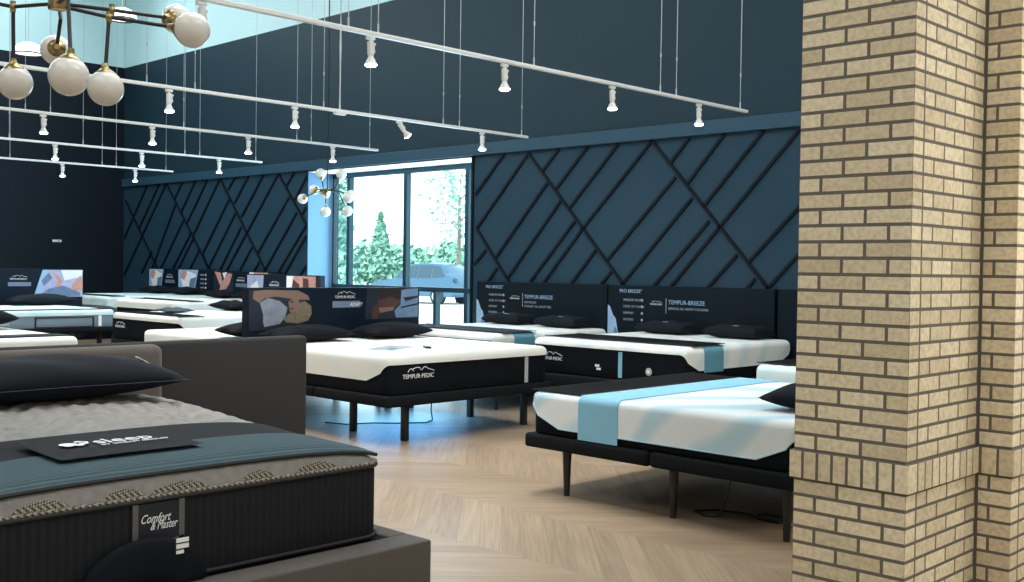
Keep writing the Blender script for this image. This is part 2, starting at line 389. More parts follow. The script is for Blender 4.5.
# ------------------------------------------------------------------ brick pillar
def brick_pillar():
    bm = B(); bs = []
    C = .0677; MT = .0095; top = 3.5
    core = B()
    box(core, (-2.1077, 4.5076, top / 2), (.4937, .7046, top)); box(core, (-2.0327, 5.2608, top / 2), (.6437, .7896, top))
    box(core, (-2.1077, 4.5076, .6845), (.520, .731, .117)); box(core, (-2.0327, 5.2608, .6845), (.670, .816, .117))
    def bk(x0, x1, y0, y1, z0, z1):
        h = MT / 2
        box(bm, ((x0 + x1) / 2, (y0 + y1) / 2, (z0 + z1) / 2), (x1 - x0 - MT, y1 - y0 - MT, z1 - z0 - MT), .003, 1)
    X0, X1, Y0, Y1 = -2.36, -1.855, 4.15, 4.86
    X2, Y2 = -1.705, 5.66
    n = int(top / C); zsold = .622
    z = zsold - C * 10
    rows = []
    zz = zsold
    while zz > .005: zz -= C; rows.append((max(zz, 0), zz + C))
    zz = zsold + .125
    while zz < top - .02: rows.append((zz, min(zz + C, top))); zz += C
    rows.sort()
    d = .1
    for i, (z0, z1) in enumerate(rows):
        if z1 - z0 < .02: continue
        p = i % 2
        xs = [0, .2, .4, X1 - X0] if p == 0 else [0, .1, .3, X1 - X0]
        for a, b in zip(xs, xs[1:]): bk(X1 - b, X1 - a, Y0, Y0 + d, z0, z1)
        ys = [.1, .3, .5, .7] if p == 0 else [.1, .2, .4, .6, .71]
        for a, b in zip(ys, ys[1:]): bk(X1 - d, X1, Y0 + a, Y0 + b, z0, z1)
        ysl = [.1, .3, .5, .71] if p else [.1, .2, .4, .6, .71]
        for a, b in zip(ysl, ysl[1:]): bk(X0, X0 + d, Y0 + a, Y0 + b, z0, z1)
        # second, wider step
        if p == 0: bk(X1 - .002, X2, Y1, Y1 + d, z0, z1)
        else:
            bk(X1 - .002, X1 + .05, Y1, Y1 + d, z0, z1); bk(X1 + .05, X2, Y1, Y1 + d, z0, z1)
        ys = [.1, .2, .4, .6, .8] if p == 0 else [.1, .3, .5, .7, .8]
        for a, b in zip(ys, ys[1:]):
            bk(X2 - d, X2, Y1 + a, Y1 + b, z0, z1); bk(X0, X0 + d, Y1 + a, Y1 + b, z0, z1)
        for a, b in ((0, .2), (.2, .4), (.4, .655)): bk(X0 + a, X0 + b, Y2 - d, Y2, z0, z1)
    # soldier course, standing a little proud
    z0, z1, pr = zsold, zsold + .125, .014
    k = 8; w = (X1 - X0 + 2 * pr) / k
    for i in range(k): bk(X0 - pr + i * w, X0 - pr + (i + 1) * w, Y0 - pr, Y0 + .08, z0, z1)
    for i in range(9):
        w2 = (Y1 - Y0 - .08) / 9
        bk(X1 - .08, X1 + pr, Y0 + .08 + i * w2, Y0 + .08 + (i + 1) * w2, z0, z1)
        bk(X0 - pr, X0 + .08, Y0 + .08 + i * w2, Y0 + .08 + (i + 1) * w2, z0, z1)
    for i in range(2): bk(X1 + .016 + i * .074, X1 + .016 + (i + 1) * .074, Y1 - pr, Y1 + .08, z0, z1)
    for i in range(9): bk(X2 - .08, X2 + pr, Y1 + .08 + i * .08, Y1 + .16 + i * .08, z0, z1)
    t = thing('brick_pillar', 'buff brick pillar with a soldier course, filling the right edge', 'pillar')
    o = obj('brickwork', bm, BRICK, t); c = obj('mortar_core', core, MORTAR, t)
    return t
brick_pillar()

# ------------------------------------------------------------------ beds
def rrect(L, W, r, nc=8, ns=10):
    """outline of a rounded rectangle with normals"""
    pts = []
    cs = [(L / 2 - r, W / 2 - r, 0), (-L / 2 + r, W / 2 - r, PI / 2), (-L / 2 + r, -W / 2 + r, PI), (L / 2 - r, -W / 2 + r, 1.5 * PI)]
    for k, (cx, cy, a0) in enumerate(cs):
        arc = [(cx + r * math.cos(a0 + PI / 2 * i / nc), cy + r * math.sin(a0 + PI / 2 * i / nc), math.cos(a0 + PI / 2 * i / nc), math.sin(a0 + PI / 2 * i / nc)) for i in range(nc + 1)]
        pts += arc
        x, y, nx, ny = arc[-1]
        n2 = cs[(k + 1) % 4]
        a1 = n2[2]; ex, ey = n2[0] + r * math.cos(a1), n2[1] + r * math.sin(a1)
        for i in range(1, ns): pts.append((x + (ex - x) * i / ns, y + (ey - y) * i / ns, nx, ny))
    return pts

def smooth(t): t = max(0., min(1., t)); return t * t * (3 - 2 * t)

def soft_block(bm, L, W, z0, z1, r=.08, re=.04, low=None, dome=0., sag=None):
    """padded slab; low(x, y, nx, ny) gives its lower rim"""
    P = rrect(L, W, r); n = len(P); rings = []
    lows = [low(*p) if low else z0 for p in P]
    bott = 0 if low else 1
    if bott:
        for k in range(4):
            a = PI / 2 * k / 4
            rings.append([bm.verts.new((x - nx * re * .6 * (1 - math.sin(a)), y - ny * re * .6 * (1 - math.sin(a)), z0 + re * .6 * (1 - math.cos(a)))) for (x, y, nx, ny) in P])
    for k in range(5 if not bott else 3):
        t = k / 4 if not bott else (k + 1) / 3
        zb = None
        rings.append([bm.verts.new((x, y, (lo if not bott else z0 + re * .6) * (1 - t) + (z1 - re) * t)) for (x, y, nx, ny), lo in zip(P, lows)])
    for k in range(1, 6):
        a = PI / 2 * k / 5
        rings.append([bm.verts.new((x - nx * re * (1 - math.cos(a)), y - ny * re * (1 - math.cos(a)), z1 - re + re * math.sin(a))) for (x, y, nx, ny) in P])
    base = [(x - nx * re, y - ny * re) for (x, y, nx, ny) in P]
    hx = max(0, (L - W) / 2)
    for k in range(1, 9):
        t = k / 8
        ring = []
        for x, y in base:
            qx = max(-hx, min(hx, x)); px = x + (qx - x) * t; py = y * (1 - t)
            ring.append(bm.verts.new((px, py, z1 + dome * (1 - (1 - t) ** 2.2))))
        rings.append(ring)
    for p, q in zip(rings, rings[1:]):
        for i in range(n):
            i2 = (i + 1) % n
            try: bm.faces.new((p[i], p[i2], q[i2], q[i]))
            except ValueError: pass
    if bott: bm.faces.new(rings[0][::-1])
    bmesh.ops.remove_doubles(bm, verts=bm.verts[:], dist=1e-5)

def adjustable_base(label, cx, cy, rot, L, W, zb, zt, legs, legkind='taper', group=None, m=None):
    t = thing('adjustable_bed', label, 'bed', (cx, cy, 0), rot, group)
    for nm, x0, x1 in (('foot_deck', .005, L / 2), ('head_deck', -L / 2, -.005)):
        bm = B(); box(bm, ((x0 + x1) / 2, 0, (zb + zt) / 2), (abs(x1 - x0), W, zt - zb), .022, 3); obj(nm, bm, m or BASEF, t, True)
    for lx, ly in legs:
        bm = B()
        if legkind == 'taper': cyl(bm, (lx, ly, 0), (lx, ly, zb + .01), .019, .032, 16)
        else: box(bm, (lx, ly, (zb + .01) / 2), (.055, .055, zb + .01), .006)
        obj('leg', bm, BLACKM, t, True)
    return t

def pedic_logo(parent, org, xd, yd, w, tag_='brand_lettering'):
    """lettering with the little reclining figure above it"""
    org = Vector(org); X = Vector(xd); Y = Vector(yd)
    n = X.cross(Y) * .0015
    o = text(tag_, 'TEMPUR·PEDIC', w / 7.7, org + n - X * w / 2, X, Y, WHITE, parent)
    bm = B(); h = w / 7.7
    for pts in ([(-.36, 1.0), (-.33, 1.35), (-.27, 1.6), (-.2, 1.2)], [(-.23, 1.5), (-.12, 1.75), (-.03, 1.65), (0, 1.3)], [(.02, 1.25), (.08, 1.7), (.13, 1.75), (.2, 1.45), (.33, 1.15), (.37, 1.05)]):
        tube(bm, [org + n + X * (a * w) + Y * (b * h) for a, b in pts], w * .008, 4)
    f = obj('figure_emblem', bm, WHITE, o)
    return o

def mattress(label, cx, cy, rot, L, W, z0, z1, zside, zlip, cover, core=KNIT, logo=None, band=None, r=.09, re=.05, zhead=None, tagw=None, badges=False, box_outline=False, rim=False):
    t = thing('mattress', label, 'mattress', (cx, cy, 0), rot)
    bm = B(); soft_block(bm, L - .02, W - .02, z0, z1 - .012, r, .035); obj('core', bm, core, t, True, 60)
    zhead = zlip if zhead is None else zhead
    def low(x, y, nx, ny):
        d = L / 2 - abs(x)
        end = zlip if x > 0 else zhead
        s = smooth((d - .015) / .17) if abs(ny) > .02 else 0
        return end + (zside - end) * s
    bm = B(); soft_block(bm, L, W, z0, z1, r, re, low); obj('cover', bm, cover, t, True, 60)
    if rim:
        bm = B(); P = rrect(L + .004, W + .004, r)
        pts = [(x, y, low(x, y, nx, ny) + .002) for x, y, nx, ny in P]
        tube(bm, pts + pts[:1], .004, 6); obj('cover_edge', bm, mat('pale blue edging', (.4, .62, .72), .7), t, True)
    if band:
        x0, x1, zl, bmt = band
        bm = B()
        def bprof(o):
            hw = W / 2 + o
            p = [(-hw, zl), (-hw, (zl + z1 - re) / 2)]
            p += [(-(hw - (re + o) * (1 - math.cos(a * PI / 20))), z1 - re + (re + o) * math.sin(a * PI / 20)) for a in range(11)]
            p += [(-W / 4, z1 + o), (0, z1 + o)]
            return p + [(-y, z) for y, z in reversed(p[:-1])]
        loops = [[bm.verts.new((x, y, z)) for y, z in bprof(o)] for x, o in ((x0, .0015), (x0, .006), (x1, .006), (x1, .0015))]
        for ra, rb in zip(loops, loops[1:]):
            for i in range(len(ra) - 1): bm.faces.new((ra[i], ra[i + 1], rb[i + 1], rb[i]))
        tag(obj('band', bm, bmt, t), 'blue cloth band')
    xf = L / 2 + .0
    if logo is not None:
        ly, lz, lw = logo
        pedic_logo(t, (L / 2 - .008, ly, lz), (0, 1, 0), (0, 0, 1), lw)
    if tagw:
        ty, wz0, wz1, tm = tagw
        bm = B(); box(bm, (L / 2 - .008, ty, (wz0 + wz1) / 2), (.006, .045, wz1 - wz0), .001, 1); obj('sewn_tag', bm, tm, t)
    if badges:
        bm = B(); lathe(bm, [(.0, .004), (.032, .004), (.036, 0), (.036, -.004)], (L / 2 - .007, W * .30, z0 + .10), (1, 0, 0), 20)
        tag(obj('round_badge', bm, GREYINK, t, True), 'round grey badge')
        bm = B(); lathe(bm, [(.0, .006), (.016, .006)], (L / 2 - .007, W * .30, z0 + .10), (1, 0, 0), 16)
        obj('badge_centre', bm, WHITE, t)
        for yy, zz in ((-W * .03, z0 + .115), (-W * .02, z0 + .085)):
            bm = B(); box(bm, (L / 2 - .006, yy, zz), (.004, .05, .022)); obj('small_print', bm, WHITE, t)
    if box_outline:
        bm = B(); zc = z0 + .08; w2 = .395; yo = .23
        for y in (yo - w2, yo + w2): box(bm, (L / 2 - .008, y, zc), (.008, .022, .13))
        for z in (zc - .065, zc + .065): box(bm, (L / 2 - .008, yo, z), (.008, 2 * w2 + .022, .014))
        obj('panel_seam', bm, BLACKM, t)
    return t

def runner(label, cx, cy, rot, x0, x1, W, z, m=RUNNER, th=.008, parts=None):
    t = thing('bed_runner', label, 'bed runner', (cx, cy, z), rot)
    bm = B()
    nx, ny = 8, 40; V = {}
    for i in range(nx + 1):
        for j in range(ny + 1):
            x = x0 + (x1 - x0) * i / nx; y = -W / 2 + W * j / ny
            wob = .004 * math.sin(9 * y + 3 * x) if 0 < i < nx else .002 * math.sin(5 * y)
            V[i, j] = bm.verts.new((x + (wob if i in (0, nx) else 0), y, .004 + abs(wob) * .6))
    for i in range(nx):
        for j in range(ny): bm.faces.new((V[i, j], V[i + 1, j], V[i + 1, j + 1], V[i, j + 1]))
    bmesh.ops.solidify(bm, geom=bm.faces[:], thickness=-th)
    obj('cloth', bm, m, t, True, 50)
    bm = B()
    for x in (x0, x1): tube(bm, [(x, -W / 2 + W * j / 16, .006) for j in range(17)], .005, 6)
    obj('hem', bm, mat('dark hem', (.01, .01, .012), .8), t, True)
    return t

def pillow_mesh(L, W, H, boxy=False, nu=28, nv=20):
    bm = B(); top = {}; bot = {}
    for i in range(nu + 1):
        for j in range(nv + 1):
            u = -1 + 2 * i / nu; v = -1 + 2 * j / nv
            e = (3 if boxy else 2.2)
            h = (max(0, 1 - abs(u) ** e) * max(0, 1 - abs(v) ** e)) ** (.32 if boxy else .55)
            pin = 1 - .07 * (1 - abs(v)) ** 1 * abs(u) ** 3; pinv = 1 - .08 * (1 - abs(u)) * abs(v) ** 3
            x = u * L / 2 * pin; y = v * W / 2 * pinv
            wr = .006 * math.sin(7 * u + 5 * v) * h
            top[i, j] = bm.verts.new((x, y, H * .55 * h + wr))
            bot[i, j] = top[i, j] if (i in (0, nu) or j in (0, nv)) else bm.verts.new((x, y, -H * .45 * h))
    for i in range(nu):
        for j in range(nv):
            bm.faces.new((top[i, j], top[i + 1, j], top[i + 1, j + 1], top[i, j + 1]))
            q = (bot[i, j], bot[i, j + 1], bot[i + 1, j + 1], bot[i + 1, j])
            if len(set(q)) >= 3:
                try: bm.faces.new(q)
                except ValueError: pass
    bmesh.ops.translate(bm, vec=(0, 0, H * .45), verts=bm.verts[:])
    return bm

def pillow(label, x, y, z, rz, L=.68, W=.42, H=.15, m=PILLOWM, boxy=False, tilt=0., group=None, ptag=None, seam=False):
    t = thing('pillow', label, 'pillow', (x, y, z), rz, group)
    t.rotation_euler = (tilt, 0, rz)
    c = obj('pillowcase', pillow_mesh(L, W, H, boxy), m, t, True, 80)
    pts = []
    for k in range(33):
        u = -1 + 2 * k / 32; pts.append((u * L / 2, -W / 2 * (1 - .08 * (1 - abs(u))), H * .45))
    if seam:
        bm = B(); tube(bm, pts, .0022, 6); obj('piping', bm, mat('navy piping', (.02, .03, .05), .7), t, True)
    if ptag:
        bm = B(); box(bm, ptag, (.06, .02, .003), .0006, 1)
        tag(obj('care_tag', bm, WHITE, t), 'small white tag')
    return t

# ---- bed B: right foreground, foot to the left
LB, WB_ = 2.03, 1.92
cx, cy = -4.96 + LB / 2, 5.25 + WB_ / 2
adjustable_base('black adjustable base on tapered legs beside the brick pillar', cx, cy, PI, LB + .03, WB_ + .03, .312, .405,
                [(x, y) for x in (.77, -.09, -.86) for y in (-WB_ / 2 + .13, WB_ / 2 - .13)])
mattress('white and blue marbled mattress with light blue band beside the brick pillar', cx, cy, PI, LB, WB_, .405, .685, .455, .60, COVER_M,
         band=(LB / 2 - .77, LB / 2 - .45, .41, BAND), rim=True, r=.1, re=.045)
runner('wide black runner on the foot of the mattress beside the brick pillar', cx, cy, PI, LB / 2 - .44, LB / 2 - .02, WB_ - .05, .6855)
pillow('black pillow lying against the brick pillar edge on the marbled mattress', -3.19, 5.88, .687, PI / 2, .66, .42, .16)

# ---- bed C: middle, foot to the right
LC, WC = 2.05, 1.985
cx, cy = -6.9 - LC / 2, 6.63
adjustable_base('black square-legged bed base in the middle of the showroom', cx, cy, 0, LC + .02, WC + .02, .335, .43,
                [(.78, -.60), (.78, .88), (.06, -.60), (.06, .86), (-.86, -.60), (-.86, .86)], 'square')
mattress('plain white mattress with black foot lettering in the middle of the showroom', cx, cy, 0, LC, WC, .43, .765, .54, .685, COVER_W,
         logo=(-.63, .565, .40), tagw=(.66, .44, .68, GREYINK), r=.1, re=.06)
pillow('long black pillow below the sleeping woman print on the white mattress', -8.68, 6.08, .766, PI / 2, .86, .44, .16)
pillow('black pillow below the dark-haired man print on the white mattress', -8.66, 7.12, .766, PI / 2, .80, .44, .16)
bm = B(); box(bm, (0, 0, .002), (.26, .52, .003), .0008, 1)
t = thing('brochure', 'open white brochure lying on the plain white middle mattress', 'brochure', (-7.55, 6.2, .766), math.radians(28))
obj('sheet', bm, mat('glossy brochure paper', (.55, .6, .66), .25, var=.5, scale=9), t)
bm = B(); box(bm, (.05, -.1, .005), (.06, .13, .002)); obj('printed_block', bm, mat('navy ink', (.03, .05, .1), .4), t)
t = thing('remote_control', 'small black remote control beside the brochure on the white mattress', 'remote control', (-7.38, 6.48, .766), math.radians(60))
bm = B(); box(bm, (0, 0, .009), (.05, .15, .016), .005); obj('shell', bm, BLACKM, t, True)
bm = B()
for i in range(3):
    for j in range(2): box(bm, (-.01 + .02 * j, -.04 + .04 * i, .018), (.012, .018, .003), .001, 1)
obj('button', bm, GREYINK, t)

# ---- beds D along the back wall, foot towards the front
for nm, x0, x1, yf, cover, band, lab in (
        ('D1', -7.46, -5.62, 7.93, COVER_S, BANDD, 'nearer mid-right bed, under the right cooling headboard'),
        ('D2', -9.78, -7.96, 7.86, COVER_S, BANDD, 'bed under the cooling headboard beside the window'),
        ('D0', -4.86, -3.0, 7.86, COVER_B, BAND, 'bed half hidden by the brick pillar')):
    LD = 1.94; WD = x1 - x0; ztop, zl_ = (.81, .745) if nm != 'D0' else (.73, .50); cx, cy = (x0 + x1) / 2, yf + LD / 2
    adjustable_base('black base of the ' + lab, cx, cy, -PI / 2, LD, WD, .34, .47 if nm != 'D0' else .42, [(x, y) for x in (.75, -.1, -.85) for y in (-WD / 2 + .13, WD / 2 - .13)])
    mattress('white mattress with blue band, ' + lab, cx, cy, -PI / 2, LD, WD, .47 if nm != 'D0' else .42, ztop, .59 if nm != 'D0' else .50, zl_, cover,
             band=(LD / 2 - .66, LD / 2 - .35, .57, band), logo=(-WD * .34, .60, .34) if nm != 'D0' else None, tagw=(WD * .12, .49, .73, BAND) if nm != 'D0' else None, badges=nm != 'D0', r=.1, re=.06)
    runner('dark runner across the foot of the ' + lab, cx, cy, -PI / 2, LD / 2 - .70, LD / 2 - (.2 if nm != 'D0' else .06), WD - .02, ztop + .0065, TEALRUN if nm == 'D2' else RUNNER)
    if nm != 'D0':
        for k, s in enumerate((-1, 1)):
            pillow('%s boxy charcoal pillow on the %s' % (('left', 'right')[k], lab), cx + s * .44, cy + LD / 2 - .27, .812, 0, .64, .4, .135, PILLOWG, True, ptag=(.02, -.09, .131))

# ---- headboard display panels
def sheet(bm, poly, y, mi=0):
    f = bm.faces.new([bm.verts.new((x, y, z)) for x, z in poly]); f.material_index = mi
SKIN = mat('print skin', (.23, .145, .12), .5); SKIN2 = mat('print deep skin', (.075, .036, .032), .5); SHIRT = mat('print pale shirt', (.24, .28, .36), .5, var=.4, scale=14)
HAIR = mat('print fair hair', (.20, .155, .11), .5, var=.7, scale=40); DKHAIR = mat('print dark hair', (.018, .012, .012), .5, var=.4, scale=30)
BLUES = mat('print blue cloth', (.13, .22, .37), .5, var=.4, scale=10); DKB = mat('print dark cloth', (.010, .018, .035), .5, var=.3, scale=10)
LILAC = mat('print lilac sheet', (.42, .46, .68), .5, var=.3, scale=9); PINK = mat('print pink skin', (.60, .30, .27), .5, var=.35, scale=12)
ICE = mat('print ice', (.33, .52, .78), .5, var=.3, scale=9); BAR = mat('slogan bar lilac', (.17, .22, .34), .5, var=.05)
PRINTS = [SKIN, SHIRT, HAIR, DKB, SKIN2, DKHAIR, BLUES, LILAC, PINK, ICE, WHITE]

def board(label, loc, rot, w, z0, z1, th, m, zfoot=0.):
    t = thing('headboard_panel', label, 'headboard', loc, rot)
    bm = B(); box(bm, (0, th / 2, (z0 + z1) / 2), (w, th, z1 - z0), .004, 1); obj('board', bm, m, t)
    for s in (-1, 1):
        bm = B(); box(bm, (s * w * .32, th / 2, z0 / 2 + .01), (.06, th * .6, z0 + .02)); obj('post', bm, BLACKM, t)
    return t
def photo(t, name, polys, X, Z, lab):
    bm = B()
    for k, (mi, pts) in enumerate(polys): sheet(bm, [(X(a), Z(b)) for a, b in pts], -.0015 - .0006 * k, mi)
    o = obj(name, bm, PRINTS, t)
    return tag(o, lab)

# C panel: woman asleep on the left, man on the right
t = board('long navy headboard with two sleeper photos behind the plain white mattress', (-8.985, 6.695, 0), PI / 2, 2.15, .3, 1.275, .1, PANELM)
wq = 2.15
XC = lambda p: -wq / 2 + (p - 250) / 170 * wq
ZC_ = lambda q: 1.275 - (q - 288) / 43 * .41
cropL = lambda pts: [(240 + a / 7.28, 270 + b / 7.28) for a, b in pts]
cropR = lambda pts: [(330 + a / 7.28, 270 + b / 7.28) for a, b in pts]
photo(t, 'photo_print', [
    (3, cropL([(82, 145), (300, 150), (420, 160), (480, 300), (420, 440), (82, 445)])),
    (0, cropL([(110, 155), (180, 146), (330, 150), (400, 152), (470, 190), (480, 225), (400, 220), (340, 212), (260, 196), (185, 205), (145, 240), (105, 210)])),
    (1, cropL([(150, 240), (200, 205), (280, 230), (330, 280), (315, 350), (280, 400), (180, 420), (160, 330)])),
    (3, cropL([(82, 225), (150, 240), (172, 330), (172, 425), (82, 435)])),
    (2, cropL([(400, 245), (450, 235), (490, 270), (495, 330), (470, 380), (400, 400), (320, 390), (300, 360), (345, 325), (390, 320)])),
    (0, cropL([(335, 235), (365, 212), (402, 218), (415, 270), (395, 318), (348, 320)])),
    (4, cropL([(345, 232), (362, 226), (372, 236), (350, 245)])), (4, cropL([(350, 285), (368, 280), (372, 290), (354, 296)]))], XC, ZC_, 'photo of a sleeper in a pale shirt')
photo(t, 'photo_print', [
    (3, cropR([(240, 135), (650, 135), (640, 385), (225, 385)])),
    (4, cropR([(285, 285), (320, 262), (335, 330), (325, 385), (278, 385)])),
    (4, cropR([(320, 220), (400, 195), (490, 215), (500, 255), (450, 300), (330, 300)])),
    (5, cropR([(325, 150), (500, 140), (505, 200), (480, 235), (420, 205), (330, 235)])),
    (0, cropR([(325, 295), (450, 290), (440, 318), (340, 338)])),
    (6, cropR([(505, 155), (545, 145), (640, 140), (640, 375), (465, 378), (452, 320), (500, 270)])),
    (3, cropR([(520, 215), (640, 200), (640, 215), (540, 245)])), (3, cropR([(500, 290), (640, 262), (640, 275), (505, 303)]))], XC, ZC_, 'photo of a dark-haired sleeper in blue')
pedic_logo(t, (XC(342), -.002, ZC_(299.5)), (1, 0, 0), (0, 0, 1), .30)
bm = B(); box(bm, (XC(342), -.001, ZC_(306)), (.35, .004, .066)); tag(obj('slogan_bar', bm, BAR, t), 'lilac slogan bar')
text('slogan', 'ADAPT', .05, (XC(345), -.004, ZC_(308)), (1, 0, 0), (0, 0, 1), WHITE, t, shear=.3)

def breeze(label, xc, sub, title='TEMPUR-BREEZE'):
    t = board(label, (xc, 9.88, 0), 0, 2.2, .3, 1.32, .09, PANELC)
    o = text('list_heading', 'PRO BREEZE°', .055, (-.93, -.002, 1.235), (1, 0, 0), (0, 0, 1), ICE, t)
    for k, s in enumerate(('PRESSURE RELIEF', 'COOL TO TOUCH', 'SUPPORT', 'MOTION')):
        text('list_line', s, .036, (-.87, -.002, 1.14 - .075 * k), (1, 0, 0), (0, 0, 1), GREYINK, t)
        bm = B(); lathe(bm, [(0, .003), (.016, .003)], (-.60, 0, 1.152 - .075 * k), (0, -1, 0), 14); obj('list_dot', bm, GREYINK, t)
    pedic_logo(t, (-.39, -.002, 1.105), (1, 0, 0), (0, 0, 1), .2)
    bm = B(); box(bm, (-.265, -.001, 1.1), (.006, .004, .17)); obj('divider', bm, GREYINK, t)
    text('title_lettering', title, .066, (-.235, -.002, 1.12), (1, 0, 0), (0, 0, 1), ICE, t)
    for k, s in enumerate(sub): text('subtitle_lettering', s, .038, (-.235, -.002, 1.06 - .05 * k), (1, 0, 0), (0, 0, 1), GREYINK, t)
    photo(t, 'photo_print', [(9, [(-1.1, .7), (-1.1, 1.09), (-1.07, 1.07), (-1.02, .97), (-.98, .93), (-.93, .7)]), (6, [(-1.02, .7), (-1.0, .84), (-.96, .8), (-.93, .7)])], lambda a: a, lambda b: b, 'pale blue photo')
    return t
breeze('slate headboard with cooling lettering and a bullet list beside the window', -9.18, ('ADVANCED', 'COOLEST, ALL NIGHT FEEL'))
breeze('slate headboard with cooling lettering, right of the other lettered headboard', -6.96, ('SERIOUS ALL NIGHT COOLING',))
t = board('plain slate headboard mostly hidden by the brick pillar', (-4.72, 9.88, 0), 0, 2.2, .3, 1.32, .09, PANELC)

def photo_board(label, loc, rot, w, z0, z1, left, right, logo_u, dots=False, bar=True):
    t = board(label, loc, rot, w, z0, z1, .09, PANELM)
    h = z1 - z0; zb = z1 - .43
    ident = lambda a: a
    for nm, side in (('l', left), ('r', right)):
        if side:
            u0, u1, polys, slant, lab = side
            X = lambda a: -w / 2 + w * (u0 + (u1 - u0) * a); Z = lambda b: zb + (z1 - .015 - zb) * b
            photo(t, 'photo_print', polys, X, Z, lab)
    x = -w / 2 + w * logo_u
    pedic_logo(t, (x, -.002, z1 - .17), (1, 0, 0), (0, 0, 1), .3)
    if bar:
        bm = B(); box(bm, (x, -.001, z1 - .235), (.34, .004, .06)); tag(obj('slogan_bar', bm, BAR, t), 'lilac slogan bar')
    if dots:
        for k in range(4):
            bm = B(); lathe(bm, [(0, .003), (.02, .003)], (w / 2 - .14, 0, z1 - .1 - .075 * k), (0, -1, 0), 12); obj('list_dot', bm, WHITE, t)
            bm = B(); box(bm, (w / 2 - .26, -.001, z1 - .1 - .075 * k), (.14, .003, .02)); obj('list_line', bm, GREYINK, t)
    return t
couple = [(7, [(.18, 1), (1, 1), (1, 0), (0, 0)]), (9, [(.18, 1), (.3, 1), (.14, .2), (.03, .03), (.0, 0)]), (10, [(.55, 1), (1, 1), (.98, .75), (.62, .6)]), (8, [(.35, .95), (.5, .8), (.58, .55), (.5, .3), (.42, .32), (.48, .6)]),
          (8, [(.78, .45), (.95, .8), (1, .6), (1, .25), (.8, .2)]), (6, [(.3, .3), (.6, .42), (.95, .15), (.95, .02), (.1, .03)]), (6, [(.3, .9), (.38, .7), (.2, .4), (.15, .6)])]
sleeper = [(9, [(0, 1), (1, 1), (.8, 0), (0, 0)]), (10, [(.1, .7), (.5, .95), (.9, .8), (.6, .1), (.3, .05)]), (8, [(.2, 1), (.45, .85), (.3, .55), (.1, .65)]), (6, [(.6, .6), (.9, .7), (.75, 0), (.5, 0)])]
arm = [(3, [(0, 1), (1, 1), (1, 0), (0, 0)]), (8, [(.05, 1), (.35, .95), (.45, .6), (.75, .95), (.95, .9), (.8, .5), (.5, .1), (.25, .05), (.35, .4)]), (10, [(.45, .95), (.7, .98), (.55, .7)])]
pinks = [(8, [(0, 1), (1, 1), (1, 0), (0, 0)]), (10, [(0, 1), (.22, 1), (.1, .3), (0, .2)]), (4, [(.2, .9), (.4, .7), (.35, .1), (.15, .2)]), (4, [(.5, .95), (.66, .9), (.7, .2), (.5, .4)]), (5, [(.88, 1), (1, 1), (1, 0), (.88, 0)])]
lil = [(7, [(0, 1), (1, 1), (.9, 0), (0, 0)]), (10, [(.2, .6), (.6, .8), (.8, .4), (.3, .2)]), (9, [(.3, .4), (.9, .3), (.85, .05), (.1, .05)])]
photo_board('navy headboard with a pink couple photo at the far left', (-16.75, 6.4, 0), PI / 2, 2.2, .3, 1.385, (0, .24, couple, .2, 'photo of pale blue sheets'), (.655, 1., couple, .2, 'photo of a couple under pale blue sheets'), .56)
photo_board('far navy headboard with two pale photos and a bullet list', (-18.1, 9.88, 0), 0, 2.2, .3, 1.40, (0, .25, sleeper, 0, 'photo of a sleeper in pale blue'), (.5, .82, sleeper, 0, 'photo of two pale blue sleepers'), .36, True)
photo_board('far navy headboard with a raised pink arm photo', (-15.95, 9.88, 0), 0, 2.1, .3, 1.38, (.06, .36, arm, 0, 'photo of a raised arm'), (.6, .9, pinks, 0, 'photo in pinks'), .48)
photo_board('navy headboard with lilac and pink photos, left of the window', (-13.36, 8.93, 0), 0, 1.85, .3, 1.355, (0, .24, lil, 0, 'lilac photo of bed sheets'), (.56, 1., pinks, 0, 'photo in pinks'), .40, bar=False)

# ---- island beds at the left
def simple_bed(lab, cx, cy, rot, L, W, zb, z0, z1, zside, zlip, cover, core, runner_x=None, runner_m=RUNNER, **kw):
    adjustable_base('black base of the ' + lab, cx, cy, rot, L, W, zb, z0, [(x, y) for x in (.8, -.1, -.86) for y in (-W / 2 + .14, W / 2 - .14)], 'square')
    mattress(kw.pop('mlabel', 'mattress of the ') + lab, cx, cy, rot, L, W, z0, z1, zside, zlip, cover, core, **kw)
    if runner_x: runner('dark runner on the ' + lab, cx, cy, rot, L / 2 - runner_x[1], L / 2 - runner_x[0], W - .04, z1 + .001, runner_m)
# C' : head to the printed board, foot to the left
simple_bed('white bed standing head to head behind the long photo headboard', -9.14 - 1.0, 6.62, PI, 1.98, 1.96, .34, .44, .77, .50, .66, COVER_W, KNIT, mlabel='white mattress of the ')
pillow('black pillow showing left of the long photo headboard end', -9.42, 6.0, .771, PI / 2, .74, .44, .16)
# L2
simple_bed('lettered black-sided bed under the lilac photo headboard', -13.4, 6.8 + 1.02, -PI / 2, 2.04, 1.8, .34, .46, .82, .62, .74, COVER_W, KNIT, (.05, .4), logo=(-.62, .62, .34), mlabel='white-topped mattress of the ')
pillow('black pillow on the bed under the lilac photo headboard', -14.0, 8.5, .822, 0, .68, .42, .15)
pillow('black pillow with blue cloth at the foot of the lettered black-sided bed', -13.75, 7.45, .822, 0, .5, .36, .07, TEALRUN)
# L1
simple_bed('grey-sided bed under the pink couple photo headboard', -14.62 - 1.02, 6.08, 0, 2.04, 1.9, .52, .595, .84, .71, .765, COVER_B, KNITG, (.05, .16), mlabel='pale blue mattress of the ',
           logo=(-.62, .65, .34), tagw=(.72, .61, .76, WHITE), box_outline=True)
pillow('charcoal pillow below the pink couple photo', -16.4, 6.72, .842, PI / 2, .95, .42, .17, PILLOWG)
